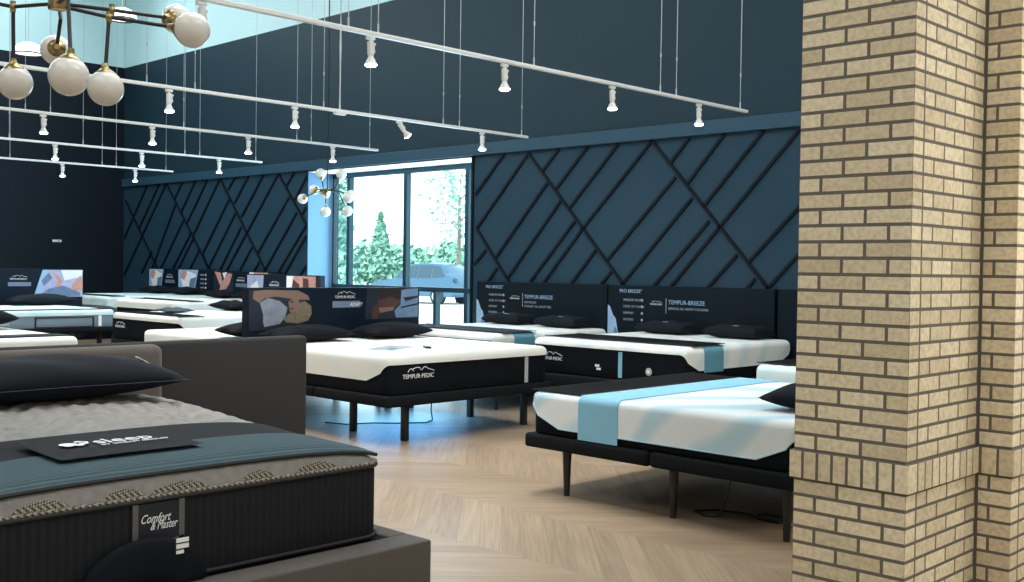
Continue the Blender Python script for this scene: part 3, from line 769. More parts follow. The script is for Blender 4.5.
# bed under far headboard
simple_bed('far corner bed in front of the bullet-list photo headboard', -17.72, 7.88 + .98, -PI / 2, 1.94, 2.05, .45, .62, .95, .74, .8, COVER_B, KNITG, (.05, .3), mlabel='pale blue mattress of the ')
simple_bed('far bed in front of the raised arm photo headboard', -15.55, 7.9 + .97, -PI / 2, 1.94, 1.9, .45, .60, .93, .7, .8, COVER_W, KNIT, (.25, .5), mlabel='white mattress of the ')
for k, (x, z, l) in enumerate(((-18.3, .951, 'left black pillow below the bullet-list photo headboard'), (-17.3, .951, 'right black pillow below the bullet-list photo headboard'),
                              (-16.05, .931, 'left black pillow below the raised arm photo headboard'), (-15.1, .931, 'right black pillow below the raised arm photo headboard'))):
    pillow(l, x, 9.55, z, 0, .7, .42, .14)
# L0
simple_bed('white bed behind the grey headboards at the left edge', -10.42 - 1.02, 3.68, 0, 2.04, 1.94, .34, .44, .77, .5, .66, COVER_W, KNIT, (.12, .42), TEALRUN, mlabel='white mattress of the ')
pillow('tall black pillow at the left edge on the bed behind the grey headboards', -12.0, 4.2, .80, PI / 2, .8, .5, .2, tilt=0)

# ---- bed behind the foreground headboard (its grey headboard shows its back)
t = thing('upholstered_bed', 'charcoal upholstered bed seen from behind its tall headboard, beyond the foreground bed', 'bed', (-6.0, 3.22, 0))
bm = B(); box(bm, (-.055, 0, .53), (.1, 2.0, 1.0), .025, 3); obj('headboard', bm, UPHD, t, True)
for s in (-1, 1):
    bm = B(); box(bm, (-1.15, s * .96, .22), (2.1, .07, .26), .015, 2); obj('side_rail', bm, UPHD, t, True)
bm = B(); box(bm, (-2.2, 0, .22), (.08, 1.99, .26), .015, 2); obj('footboard', bm, UPHD, t, True)
bm = B(); box(bm, (-1.13, 0, .28), (2.06, 1.84, .04)); obj('slat_deck', bm, BLACKM, t)
for x in (-.06, -2.18):
    for y in (-.9, .9):
        bm = B(); box(bm, (x, y, .05), (.06, .06, .1), .005); obj('leg', bm, BLACKM, t)
mattress('white mattress hidden behind the charcoal headboard', -6.0 - 1.13, 3.22, PI, 1.96, 1.80, .304, .60, .40, .52, COVER_W)

# ------------------------------------------------------------------ foreground bed F
FX, FY, LF, WF = -3.72 - 1.015, 2.045, 2.03, 1.965
t = thing('upholstered_bed', 'grey brown upholstered bed filling the left foreground', 'bed', (FX, FY, 0))
bm = B(); box(bm, (-LF / 2 - .1, 0, .53), (.14, 2.06, 1.0), .05, 5); obj('headboard', bm, UPH, t, True)
for s in (-1, 1):
    bm = B(); box(bm, (-.04, s * 1.0425, .19), (LF + .13, .105, .24), .012, 3); obj('side_rail', bm, UPH, t, True, 15)
bm = B(); box(bm, (LF / 2 + .11, 0, .19), (.165, 2.19, .24), .012, 3); obj('foot_rail', bm, UPH, t, True, 15)
bm = B(); box(bm, (.0, 0, .27), (LF + .05, 1.975, .06)); obj('slat_deck', bm, BASEF, t)
for x in (-LF / 2, LF / 2 + .1):
    for y in (-1.0, 1.0):
        bm = B(); box(bm, (x, y, .04), (.07, .07, .08), .005); obj('leg', bm, BLACKM, t)
def lift(x): return .07 * smooth((LF / 2 - x) / LF * 1.15 - .08)
def ftop(x, y):
    u = min(1, abs(x) / (LF / 2)); v = min(1, abs(y) / (WF / 2))
    return .635 + lift(x) + .105 * (max(0, 1 - u ** 26)) ** .5 * (max(0, 1 - v ** 3.2)) ** .5
RIB = mat_ribbed('charcoal ribbed border', (.009, .011, .0135), 'Y', 9.5, .35)
QUILT = mat('taupe quilt knit', (.25, .24, .225), .85, var=.3, scale=26, bump=.5, bscale=240)
PIPE = mat('charcoal piping', (.02, .02, .022), .7)
WEAVE = mat_checker('woven black and beige trim', (.36, .32, .25), (.03, .03, .028), 120)
mt = thing('mattress', 'charcoal mattress with tufted taupe top in the left foreground', 'mattress', (FX, FY, 0))
bm = B(); soft_block(bm, LF, WF, .301, .632, .11, .03)
for v in bm.verts: v.co.z += lift(v.co.x) * max(0, (v.co.z - .301) / .331)
obj('border', bm, RIB, mt, True, 60)
# tufted top
bm = B(); NU, NV = 170, 170; V = {}
for i in range(NU + 1):
    for j in range(NV + 1):
        u = -1 + 2 * i / NU; v = -1 + 2 * j / NV
        rad = .11
        x = u * LF / 2; y = v * WF / 2
        # rounded plan corners
        ax, ay = abs(x) - (LF / 2 - rad), abs(y) - (WF / 2 - rad)
        if ax > 0 and ay > 0:
            m_ = max(ax, ay); h_ = math.hypot(ax, ay); k = m_ / h_
            x = math.copysign(LF / 2 - rad + ax * k, x); y = math.copysign(WF / 2 - rad + ay * k, y)
        e = min(1, 9 * (1 - max(abs(u), abs(v))))
        q = abs(math.sin(19 * x + 2.0 * math.sin(7 * y) + .8 * math.sin(17 * y))) ** .7
        q2 = abs(math.sin(34 * (x * .7 + y) + 2 * math.sin(8 * x)))
        V[i, j] = bm.verts.new((x, y, ftop(u * LF / 2, v * WF / 2) + e * (-.029 + .021 * q + .010 * q2)))
for i in range(NU):
    for j in range(NV): bm.faces.new((V[i, j], V[i + 1, j], V[i + 1, j + 1], V[i, j + 1]))
tag(obj('quilted_top', bm, QUILT, mt, True, 80), 'tufted taupe quilted top')
for z, mm, rr, nm in ((.640, WEAVE, .007, 'woven_trim'), (.628, PIPE, .009, 'piping'), (.322, PIPE, .008, 'piping')):
    bm = B(); pts = [(x, y, z + (lift(x) if z > .5 else 0)) for x, y, nx, ny in rrect(LF + .008, WF + .008, .11)]
    tube(bm, pts + pts[:1], rr, 8); obj(nm, bm, mm, mt, True)
# woven patches just above the trim at the foot
for yc, wd in ((-.52, .2), (-.22, .16), (.0, .24), (.34, .14), (.62, .2)):
    bm = B(); V = {}
    for i in range(13):
        y = yc + wd * (i / 12 - .5); hh = .032 * math.sin(PI * i / 12) ** .6
        for j in range(5):
            u = j / 4 * hh; x = LF / 2 - .0 - u * .16
            V[i, j] = bm.verts.new((x, y, .648 + u))
    for i in range(12):
        for j in range(4): bm.faces.new((V[i, j], V[i + 1, j], V[i + 1, j + 1], V[i, j + 1]))
    bmesh.ops.remove_doubles(bm, verts=bm.verts[:], dist=1e-5)
    obj('woven_patch', bm, WEAVE, mt)
# foot label
lx = LF / 2 + .003; ly = -.09
bm = B(); prism(bm, [(ly - .095, .615), (ly + .095, .615), (ly + .095, .47), (ly, .455), (ly - .095, .47)], lx, lx + .004, 'yz')
lab = tag(obj('foot_label', bm, mat('navy label cloth', (.004, .007, .016), .6), mt), 'navy foot label with script lettering')
bm = B()
for s in (-1, 1): box(bm, (lx + .003, ly + s * .092, .54), (.006, .022, .155))
for s in (-1, 1): box(bm, (lx + .003, ly + s * .05, .463), (.006, .105, .02), rot=Matrix.Rotation(s * .16, 3, 'X'))
obj('label_border', bm, mat('grey ribbon', (.10, .10, .11), .5), lab)
text('script_lettering', 'Comfort', .046, (lx + .006, ly - .075, .545), (0, 1, 0), (0, 0, 1), WHITE, lab, shear=.45, sx=.72)
text('script_lettering', '& Master', .046, (lx + .006, ly - .035, .517), (0, 1, 0), (0, 0, 1), WHITE, lab, shear=.45, sx=.62)
# foot runner following the dome
def draped(x0, x1, off, y0=-WF / 2 + .03, y1=WF / 2 - .03, th=.006, edge=False, nx=14, ny=60, wob=.0):
    bm = B(); V = {}
    for i in range(nx + 1):
        for j in range(ny + 1):
            y = y0 + (y1 - y0) * j / ny
            x = x0 + (x1 - x0) * i / nx + (wob * math.sin(6 * y) if i == 0 else 0)
            V[i, j] = bm.verts.new((x, y, ftop(min(x, LF / 2 - .006), y) + off))
    for i in range(nx):
        for j in range(ny): bm.faces.new((V[i, j], V[i + 1, j], V[i + 1, j + 1], V[i, j + 1]))
    bmesh.ops.solidify(bm, geom=bm.faces[:], thickness=-th)
    return bm
rt = thing('bed_runner', 'teal and navy runner across the foreground mattress foot', 'bed runner', (FX, FY, 0))
tag(obj('navy_panel', draped(.22, .66, .010), mat('navy runner cloth', (.016, .017, .024), .8, bump=.3, bscale=300), rt, True, 60), 'navy panel')
tag(obj('teal_panel', draped(.60, LF / 2 - .025, .018, wob=.012), mat_ribbed('teal ribbed cloth', (.115, .185, .215), 'X', 16, .5), rt, True, 60), 'ribbed teal panel')
bm = B(); tube(bm, [(LF / 2 - .022, y, ftop(LF / 2 - .022, y) + .014) for y in [-WF / 2 + .03 + (WF - .06) * k / 50 for k in range(51)]], .009, 6)
obj('hem', bm, mat('black hem', (.008, .01, .012), .7), rt, True)
# folded mat with lettering on the runner
ft = thing('folded_mat', 'folded black mat with white lettering on the teal foreground runner', 'mat', (FX, FY, 0))
bm = draped(.38, .80, .034, -.36, .22, .012, nx=8, ny=20)
obj('cloth', bm, mat('black mat cloth', (.013, .013, .018), .75, bump=.25, bscale=260), ft, True, 50)
zt = ftop(.5, .0) + .0365
yd = Vector((-1, 0, (ftop(.2, .08) - ftop(.35, .08)) / .15))
text('lettering', 'sleep', .14, (.60, -.13, zt + .001), (0, 1, 0), (-1, 0, 0), WHITE, ft, sx=.85)
text('small_lettering', 'BY DREAM CLOUD', .035, (.645, -.13, zt + .001), (0, 1, 0), (-1, 0, 0), WHITE, ft, sx=.95)
bm = B()
for k in range(5):
    a = PI * .15 + PI * .9 * k / 4
    lathe(bm, [(0, .002), (.02, .002)], (.55 - .045 * math.cos(a) * (1 if k % 2 else .8), -.19 + .045 * math.sin(a) - .02 * k / 2, zt), (0, 0, 1), 14)
lathe(bm, [(.0, .0025), (.035, .0025)], (.56, -.23, zt), (0, 0, 1), 18)
obj('cloud_emblem', bm, WHITE, ft)
# pillow at the head, and a black cushion tucked against the foot
p = pillow('large black pillow leaning on the foreground grey headboard', FX - .72, FY + .25, ftop(-.6, .2) - .025, PI / 2, 1.25, .50, .21, ptag=None, seam=True)
p.rotation_euler = (math.radians(5), 0, PI / 2); p.location.z += .035
bm = B(); box(bm, (.455, -.05, .170), (.10, .042, .004), .001, 1, rot=Matrix.Rotation(.5, 3, 'Y')); tag(obj('care_tag', bm, WHITE, p), 'small white tag')
ct = thing('cushion', 'black round-topped cushion with white tag tucked at the foreground mattress foot', 'cushion', (FX + LF / 2 + .043, FY - .16, .3105))
bm = B()
prof = []
n = 28
for sgn, k in ((1, 0),):
    ring_prev = None
rings = []
for d, s in ((-.024, .90), (-.012, .98), (.0, 1.), (.01, .98), (.018, .9), (.021, .5)):
    ring = [bm.verts.new((d, .25 * s * math.cos(a), (.185 * s * math.sin(a) if a <= PI else .004 * s * math.sin(a)))) for a in [2 * PI * k / 36 for k in range(36)]]
    rings.append(ring)
for a, b in zip(rings, rings[1:]):
    for k in range(36): bm.faces.new((a[k], a[(k + 1) % 36], b[(k + 1) % 36], b[k]))
bm.faces.new(rings[0][::-1]); bm.faces.new(rings[-1])
bmesh.ops.translate(bm, vec=(0, 0, .005), verts=bm.verts[:])
obj('cushion_cover', bm, PILLOWM, ct, True, 70)
bm = B(); box(bm, (.021, .135, .165), (.004, .05, .016)); box(bm, (.021, .135, .143), (.004, .05, .016)); box(bm, (.021, .125, .122), (.004, .03, .012))
tag(obj('care_tag', bm, WHITE, ct), 'white tag')

# ------------------------------------------------------------------ lighting tracks
TRK = [('nearest', -5.36), ('second', -8.09), ('third', -10.65), ('fourth', -13.25), ('farthest', -15.77)]
HEADS = {0: [3.05, 4.21, 5.39, 6.58, 7.75], 1: [4.32, 5.52, 6.71, 7.82], 2: [4.37, 5.5, 6.65, 7.81], 3: [5.58, 6.7, 7.82], 4: [6.75, 7.87]}
CABS = {0: [2.6, 4.04, 4.27, 5.69, 7.2, 7.42, 8.39], 1: [2.7, 4.13, 4.55, 5.83, 7.28, 7.5, 8.41], 2: [4.2, 4.44, 5.86, 7.3, 7.5, 8.37], 3: [5.04, 5.93, 7.31, 7.53, 8.4], 4: [6.01, 7.35, 7.57, 8.38]}
ZT = 2.94
ORD = ['closest to the panelled wall', 'second from the panelled wall', 'third from the panelled wall', 'fourth from the panelled wall', 'fifth from the panelled wall']
for k, (w, x) in enumerate(TRK):
    y0 = (1.0, 1.5, 2.6, 3.6, 4.6)[k]
    ZT = 2.94 if k != 1 else 2.912
    t = thing('lighting_track', '%s of the five white lighting tracks hung on wires' % w, 'lighting track', (x, 8.5, ZT), 0, 'ceiling lighting tracks')
    bm = B(); box(bm, (0, (y0 - 8.5) / 2, 0), (.035, 8.5 - y0, .026), .003, 1); obj('rail', bm, TRACKW, t)
    for y in CABS[k]:
        bm = B(); cyl(bm, (0, y - 8.5, .012), (0, y - 8.5, ZC - ZT), .0028, n=6)
        cyl(bm, (0, y - 8.5, .012), (0, y - 8.5, .07), .006, n=8); cyl(bm, (0, y - 8.5, .30), (0, y - 8.5, .33), .006, n=8)
        obj('cable', bm, WIRE, t)
    if k == 1:
        bm = B(); tube(bm, [(0, 6.01 - 8.5, 0), (0, 6.01 - 8.5, .6), (.015, 6.0 - 8.5, 1.4), (0, 6.01 - 8.5, ZC - ZT)], .009, 8); obj('power_cord', bm, TRACKW, t, True)
        bm = B(); box(bm, (0, 6.01 - 8.5, -.02), (.05, .12, .03), .004, 1); obj('power_feed', bm, TRACKW, t)
    for j, y in enumerate(HEADS[k]):
        o_ = ORD[len(HEADS[k]) - 1 - j]
        h = thing('track_spotlight', 'white lit spotlight on the %s track, %s' % (w, o_), 'spotlight', (x, y, ZT), 0, 'track spotlights')
        tilted = (k == 1 and j == 2)
        bm = B(); box(bm, (0, 0, -.0285), (.028, .06, .022), .004, 1); cyl(bm, (0, 0, -.03), (0, 0, -.052), .010, n=10); obj('adapter', bm, TRACKW, h, True)
        R = Matrix.Rotation(math.radians(46), 3, 'X') if tilted else Matrix.Rotation(math.radians(2), 3, 'X')
        o3 = Vector((0, 0, -.042))
        bm = B(); cyl(bm, (0, 0, -.008), (0, 0, -.088), .021, n=16); cyl(bm, (0, 0, -.088), (0, 0, -.098), .021, .016, 16); cyl(bm, (0, .02, -.022), (0, .036, -.022), .009, n=10); cyl(bm, (0, .02, -.066), (0, .032, -.066), .007, n=10)
        box(bm, (0, .026, -.048), (.012, .008, .06), .002, 1)
        bmesh.ops.rotate(bm, matrix=R, verts=bm.verts[:]); bmesh.ops.translate(bm, vec=o3, verts=bm.verts[:]); obj('lamp_holder', bm, TRACKW, h, True)
        bm = B(); lathe(bm, [(.0, -.092), (.016, -.092), (.018, -.105), (.034, -.138), (.038, -.149)], n=20)
        bmesh.ops.rotate(bm, matrix=R, verts=bm.verts[:]); bmesh.ops.translate(bm, vec=o3, verts=bm.verts[:]); obj('reflector', bm, TRACKW, h, True)
        bm = B(); lathe(bm, [(.038, -.148), (.037, -.156), (.026, -.163), (0, -.166)], n=20)
        bmesh.ops.rotate(bm, matrix=R, verts=bm.verts[:]); bmesh.ops.translate(bm, vec=o3, verts=bm.verts[:]); obj('lamp_face', bm, BULB, h, True)
        ld = bpy.data.lights.new('spot_beam', 'SPOT'); ld.energy = 62; ld.spot_size = math.radians(95); ld.spot_blend = .8; ld.shadow_soft_size = .05; ld.color = (1, .94, .84)
        lo = bpy.data.objects.new('spot_beam', ld); COL.objects.link(lo); lo.parent = h
        d = R @ Vector((0, 0, -1)); lo.location = o3 + d * .18
        lo.rotation_euler = Vector((0, 0, -1)).rotation_difference(d).to_euler()

# ------------------------------------------------------------------ globe chandeliers
def chandelier(label, C, globes, joints, rods, s=1., stem=True, cord_to=ZC):
    t = thing('globe_chandelier', label, 'chandelier', C)
    C = Vector(C)
    L = lambda p: (Vector(p) - C)
    bm = B(); sphere(bm, (0, 0, 0), .03 * s, 16, 10); box(bm, (0, 0, 0), (.07 * s, .07 * s, .06 * s), .01 * s); obj('hub', bm, BRASS, t, True)
    for a, b in rods:
        bm = B(); cyl(bm, L(a), L(b), .0085 * s, n=10); obj('rod', bm, BLACKM, t, True)
    bm = B(); cyl(bm, (0, 0, 0), (0, 0, cord_to - C.z), .009 * s, n=8); obj('stem', bm, BLACKM, t, True)
    for p in joints:
        bm = B(); sphere(bm, L(p), .017 * s, 12, 8); cyl(bm, L(p) - Vector((0, 0, .025 * s)), L(p) + Vector((0, 0, .025 * s)), .012 * s, n=10); obj('joint', bm, BRASS, t, True)
    for sock, c, r in globes:
        c = L(c); sk = L(sock); d = (c - sk).normalized()
        bm = B(); sphere(bm, c, r, 28, 16); g = obj('globe', bm, GLOBE, t, True, 80)
        bm = B(); b0 = c - d * r
        lathe(bm, [(0, -r * .42), (.012 * s, -r * .42), (.016 * s, -r * .15), (r * .36, -r * .02), (r * .56, r * .13), (r * .60, r * .24), (r * .54, r * .26)], b0, d, 20); obj('socket', bm, BRASS, g, True)
    return t
H = (-4.77, 2.02, 2.63); JR = (-4.645, 2.205, 2.615); JR2 = (-4.64, 2.19, 2.58); JL = (-5.01, 1.92, 2.635)
S1 = (-4.61, 2.16, 2.335); SL = (-5.04, 1.935, 2.385); CT = (-4.6, 1.99, 2.63); SC = (-4.48, 1.95, 2.355); CB = (-4.78, 2.015, 2.6); SB = (-5.09, 2.15, 2.50)
CB1 = (-5.08, 2.145, 2.6); JR3 = (-4.6, 2.23, 2.56); E1 = (-4.67, 2.46, 2.632); E2 = (-4.46, 2.385, 2.545)
chandelier('near brass and black chandelier with opal globes at the top left corner', H,
    [(S1, (-4.605, 2.16, 2.26), .077), (SL, (-5.05, 1.945, 2.305), .077), (SC, (-4.485, 1.945, 2.27), .082), (SB, (-5.16, 2.175, 2.5), .07), (E1, (-4.72, 2.555, 2.647), .068), (E2, (-4.385, 2.45, 2.53), .078)],
    [JR, JR2, JL], [(H, JR), ((-4.75, 2.03, 2.615), JR2), (JR, E1), (JR2, E2), (JR, JR2), (JR2, S1), (H, JL), (JL, SL), (CT, SC), (H, CT), (H, (-5.0, 2.13, 2.62)), ((-5.0, 2.13, 2.62), SB), (JL, (-5.1, 1.75, 2.66)), ((-4.6, 1.99, 2.63), (-4.62, 1.8, 2.7))])
# far one, hanging in front of the window
D = (-12.86, 9.35, 2.58)
q = lambda dx, dz, dy=0.: (D[0] + dx, D[1] + dy, D[2] + dz)
gl = [(-.17, .25, 0), (-.40, .03, .05), (-.62, -.10, 0), (-.2, -.03, .1), (.02, -.31, -.05), (.32, .22, 0), (.47, -.31, 0), (.42, -.08, .1), (.62, -.13, -.1)]
globes = []; rods = []; joints = []
for dx, dz, dy in gl:
    j = q(dx * .55, .02 if dz > 0 else -.02, dy * .6); joints.append(j)
    g = q(dx, dz, dy); gv = Vector(g); jv = Vector(j)
    sk = gv + (jv - gv).normalized() * .12
    rods += [(D, j), (j, tuple(sk))]; globes.append((tuple(sk), g, .075))
chandelier('far globe chandelier hanging in front of the window', D, globes, joints[:4], rods)

# dome lamps high at the left
for lab, p in (('white dome lamp at the left edge above the dark wall', (-15.85, 6.29, 4.47)), ('white dome lamp seen beside the near chandelier', (-14.9, 7.23, 4.98))):
    t = thing('dome_lamp', lab, 'ceiling lamp', p, 0)
    bm = B(); lathe(bm, [(0, .15), (.08, .145), (.15, .11), (.19, .05), (.2, 0), (0, -.01)], n=24); obj('shade', bm, DOME, t, True, 50)
    bm = B(); lathe(bm, [(.2, .0), (.215, -.01), (.2, -.022), (.19, -.01), (.2, 0)], n=24); obj('rim', bm, BLACKM, t, True)
    bm = B(); cyl(bm, (0, 0, .14), (0, 0, ZC - p[2]), .006, n=8); obj('hanging_rod', bm, WIRE, t)

# wall plate
t = thing('wall_plate', 'small white plate on the dark left wall', 'wall plate', (XL, 8.68, 1.89))
bm = B(); box(bm, (.006, 0, 0), (.012, .17, .045), .003, 1); obj('plate', bm, WHITE, t)
bm = B(); box(bm, (.013, .03, 0), (.004, .05, .02)); obj('window_slot', bm, GREYINK, t)

# cables on the floor below the right-hand bed
t = thing('power_cable', 'black power cable trailing on the floor below the blue banded bed', 'cable')
bm = B()
pts = [(-3.6, 5.62, .30), (-3.62, 5.6, .12), (-3.66, 5.58, .012), (-3.75, 5.55, .01), (-3.85, 5.6, .01), (-3.78, 5.72, .01), (-3.6, 5.78, .01), (-3.45, 5.72, .01), (-3.3, 5.75, .01), (-3.15, 5.68, .01), (-3.0, 5.72, .01)]
P2 = []
for a, b in zip(pts, pts[1:]):
    for i in range(4): P2.append(tuple(a[k] + (b[k] - a[k]) * i / 4 for k in range(3)))
tube(bm, P2, .007, 6); obj('cord', bm, BLACKM, t, True)
bm = B(); box(bm, (-3.4, 5.74, .02), (.16, .07, .04), .01); obj('power_brick', bm, BLACKM, t, True)
bm = B(); box(bm, (-3.24, 5.70, .017), (.03, .015, .012), .003); obj('plug', bm, WHITE, t)
t = thing('power_cable', 'black power cable looped on the floor below the middle bed', 'cable')
bm = B()
pts = [(-7.9, 7.0, .325), (-7.9, 7.0, .1), (-7.88, 7.0, .012), (-7.8, 6.85, .01), (-7.95, 6.6, .01), (-8.1, 6.45, .01), (-8.2, 6.2, .01), (-8.5, 6.1, .01)]
P2 = []
for a, b in zip(pts, pts[1:]):
    for i in range(4): P2.append(tuple(a[k] + (b[k] - a[k]) * i / 4 for k in range(3)))
tube(bm, P2, .007, 6); obj('cord', bm, BLACKM, t, True)

# ------------------------------------------------------------------ outdoors
bm = B(); box(bm, (-30, 60, -.07), (140, 98, .1)); struct('outdoor_ground', bm, mat('bleached asphalt', (.52, .55, .55), .9, var=.1, scale=1.2))
bm = B(); box(bm, (-44, 46, -.04), (90, 12, .12), .03); struct('outdoor_verge', bm, mat('verge grass', (.22, .36, .24), .9, var=.3, scale=3))
def car():
    t = thing('car', 'silver blue car parked outside the window', 'car', (-34.3, 29.9, -.02), math.radians(11))
    paint = mat('silver blue car paint', (.035, .10, .17), .3, metal=.2, spec=.6)
    dark = mat('car window glass', (.012, .04, .065), .1, spec=.6)
    tyre = mat('tyre rubber', (.012, .025, .035), .8); rim = mat('alloy rim', (.6, .66, .7), .3, metal=.8)
    prof = [(-2.3, .32), (-2.3, .62), (-2.15, .80), (-1.55, .95), (-1.0, 1.03), (-.35, 1.55), (0, 1.66), (.7, 1.70), (1.45, 1.64), (1.85, 1.4), (2.1, 1.02), (2.2, .85), (2.2, .4), (2.12, .3)]
    bm = B(); rings = []
    for yy, s in ((-.92, 0), (-.86, .5), (0, 1), (.86, .5), (.92, 0)):
        r = []
        for x, z in prof:
            zz = z
            k = max(0, (z - .95) / .75)
            inset = .24 * k
            y = math.copysign(abs(yy) - inset, yy) if yy else 0
            xx = x * (1 - .02 * (1 - s)); zz = z - .03 * (1 - s) * (1 if z > .9 else 0)
            r.append(bm.verts.new((xx, y, zz)))
        rings.append(r)
    n = len(prof)
    for a, b in zip(rings, rings[1:]):
        for i in range(n): bm.faces.new((a[i], a[(i + 1) % n], b[(i + 1) % n], b[i]))
    bm.faces.new(rings[0][::-1]); bm.faces.new(rings[-1])
    obj('body', bm, paint, t, True, 35)
    for s in (-1, 1):
        for poly in ([(-.82, 1.06), (-.28, 1.50), (.25, 1.58), (.25, 1.06)], [(.32, 1.06), (.32, 1.58), (1.0, 1.58), (1.0, 1.06)], [(1.07, 1.07), (1.07, 1.57), (1.42, 1.52), (1.72, 1.12)]):
            bm = B(); vs = []
            for x, z in poly:
                y = .925 - .24 * (z - .95) / .75
                vs.append((x, s * y, z))
            a = [bm.verts.new(v) for v in vs]; b = [bm.verts.new((v[0], v[1] - s * .03, v[2])) for v in vs]
            bm.faces.new(a); bm.faces.new(b[::-1])
            for i in range(len(a)): bm.faces.new((a[i], a[(i + 1) % len(a)], b[(i + 1) % len(a)], b[i]))
            obj('side_window', bm, dark, t)
        for x in (-1.42, 1.38):
            bm = B(); cyl(bm, (x, s * .72, .33), (x, s * .95, .33), .33, n=28); w = obj('wheel', bm, tyre, t, True)
            bm = B(); cyl(bm, (x, s * .9, .33), (x, s * .965, .33), .22, n=20); obj('rim', bm, rim, w, True)
    bm = B(); box(bm, (-2.27, -.62, .72), (.1, .3, .12), .03); obj('headlamp', bm, WHITE, t)
    bm = B(); box(bm, (2.15, -.70, .98), (.1, .2, .2), .03); obj('tail_lamp', bm, dark, t)
car()
LEAF = mat('bleached leaf', (.16, .32, .25), .7, var=.4, scale=3); LEAF2 = mat('mint leaf', (.22, .44, .36), .7, var=.4, scale=3)
BARK = mat('bark', (.16, .15, .13), .9)
def tree(name, label, x, y, h, rx, rz, zc, n, leaf, m, cat='tree', sparse=0., conical=False, trunk=True, grp=None):
    t = thing(name, label, cat, (x, y, -.02), 0, grp)
    if trunk:
        bm = B(); cyl(bm, (0, 0, 0), (0, 0, zc), .12, .06, 10)
        for k in range(7):
            a = random.uniform(0, 2 * PI); z = zc * random.uniform(.5, 1.)
            cyl(bm, (0, 0, z), (math.cos(a) * rx * .7, math.sin(a) * rx * .7, z + rz * random.uniform(.2, .8)), .04, .012, 6)
        obj('trunk', bm, BARK, t, True)
    bm = B()
    for _ in range(n):
        while True:
            p = Vector((random.uniform(-1, 1), random.uniform(-1, 1), random.uniform(-1, 1)))
            if .25 < p.length < 1: break
        f = (1 - (p.z + 1) / 2 * .85) if conical else 1 + .25 * math.sin(5 * p.x + 3 * p.z) * math.cos(4 * p.y)
        c = Vector((p.x * rx * f, p.y * rx * f, zc + p.z * rz))
        u = Vector((random.uniform(-1, 1), random.uniform(-1, 1), random.uniform(-1, 1))).normalized(); v = u.orthogonal()
        s = leaf * random.uniform(.6, 1.3)
        bm.faces.new([bm.verts.new(c + u * a * s + v * b * s) for a, b in ((-1, 0), (0, -.55), (1, 0), (0, .55))])
    obj('foliage', bm, m, t)
    return t
tree('tree', 'conical green tree outside the window, left of the car', -36.7, 29.5, 6, .68, 1.6, 2.3, 1100, .13, LEAF, conical=True)
tree('tree', 'dense green tree seen through the narrow left pane', -32.5, 23.8, 6, .75, 2.9, 2.9, 1300, .18, LEAF2)
tree('tree', 'thin loose tree outside the right pane above the car', -33.9, 31.5, 7, 1.5, 2.2, 4.6, 420, .12, LEAF2)
for k, (x, y, r, z) in enumerate(((-56.6, 44.5, 1.9, 1.6), (-52.4, 44, 1.9, 1.45), (-48.3, 44.4, 1.9, 1.6), (-44.2, 44, 1.9, 1.5), (-60.8, 44, 1.9, 1.65))):
    tree('bush', '%s of the row of green bushes beyond the parked car' % ('second', 'third', 'fourth', 'rightmost', 'leftmost')[k], x, y, 3, r, z + .02, z, 1000, .2, LEAF, 'bush', trunk=False, grp='bushes beyond the car')
t = thing('lamp_post', 'slim pale lamp post outside the left pane', 'lamp post', (-38.9, 27.0, -.02))
bm = B(); cyl(bm, (0, 0, 0), (0, 0, 4.2), .07, .05, 10); obj('post', bm, WIRE, t, True)
bm = B(); box(bm, (.3, 0, 4.2), (.7, .16, .08), .02); obj('lamp_head', bm, WIRE, t)

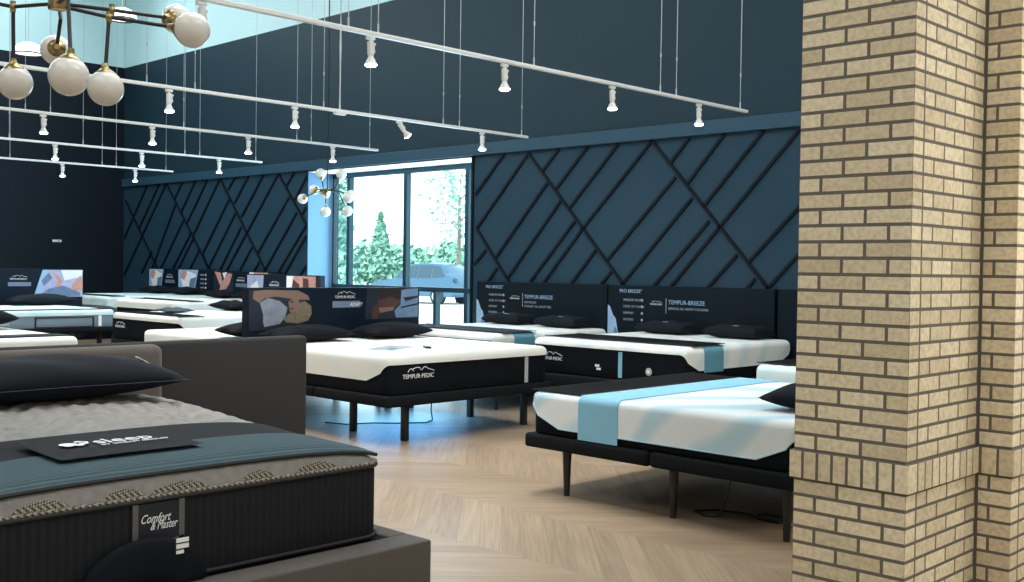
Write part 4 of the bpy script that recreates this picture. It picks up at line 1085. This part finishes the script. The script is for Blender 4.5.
# ------------------------------------------------------------------ light
W = bpy.data.worlds.new('sky'); S.world = W; W.use_nodes = True
bg = W.node_tree.nodes['Background']; bg.inputs['Color'].default_value = (.86, .98, 1.0, 1); bg.inputs['Strength'].default_value = 3.6
sd = bpy.data.lights.new('sun', 'SUN'); sd.energy = 6; sd.angle = .01; sd.color = (1, .98, .94)
so = bpy.data.objects.new('sun', sd); COL.objects.link(so); so.rotation_euler = (math.radians(48), 0, math.radians(20))
def area(name, loc, sx, sy, e, col, rot=(0, 0, 0)):
    d = bpy.data.lights.new(name, 'AREA'); d.shape = 'RECTANGLE'; d.size = sx; d.size_y = sy; d.energy = e; d.color = col
    o = bpy.data.objects.new(name, d); COL.objects.link(o); o.location = loc; o.rotation_euler = rot
    return o
for x in (-17, -11, -5, 0): area('ceiling_fill_light', (x, 4.5, ZC - .05), 2.2, 5, 225, (.95, .98, 1))  # unseen overhead fill lamps, added for ambient light
area('ceiling_fill_light', (-3, -2.5, ZC - .05), 8, 3, 200, (.96, .98, 1))  # same added fill, over the front of the room
area('right_side_fill', (XR - .1, 1.0, 2.2), 5, 3, 60, (1, .95, .86), (0, math.radians(90), 0))  # added area lamp at the solid right wall, out of view
area('pillar_fill_light', (-.8, 6.7, 2.0), .5, 2.6, 60, (1, .93, .82), (0, math.radians(90), math.radians(40)))  # unseen lamp added to brighten the pillar's right-hand faces
area('upper_wall_fill', (XL + 1.6, 4, ZC - .1), .6, 10, 260, (.85, .97, 1), (0, math.radians(-55), 0))  # this and the next are unseen fills added to brighten the pale upper walls
area('upper_wall_fill', (-12, YB - 1.6, ZC - .1), 16, .6, 260, (.85, .97, 1), (math.radians(-55), 0, 0))
area('window_daylight', ((WX0 + WX1) / 2, YG - .06, 1.6), WX1 - WX0 - .2, 2.6, 210, (.45, .76, 1), (math.radians(-90), 0, 0))
area('under_bed_light', (-8.2, 6.9, .33), .6, 1.2, 19, (.12, .45, 1))

S.view_settings.view_transform = 'Standard'; S.view_settings.look = 'None'; S.view_settings.gamma = 1; S.view_settings.use_curve_mapping = False
S.view_settings.exposure = 0.0
S.cycles.use_denoising = True
S.cycles.max_bounces = 8; S.cycles.diffuse_bounces = 4; S.cycles.transparent_max_bounces = 12
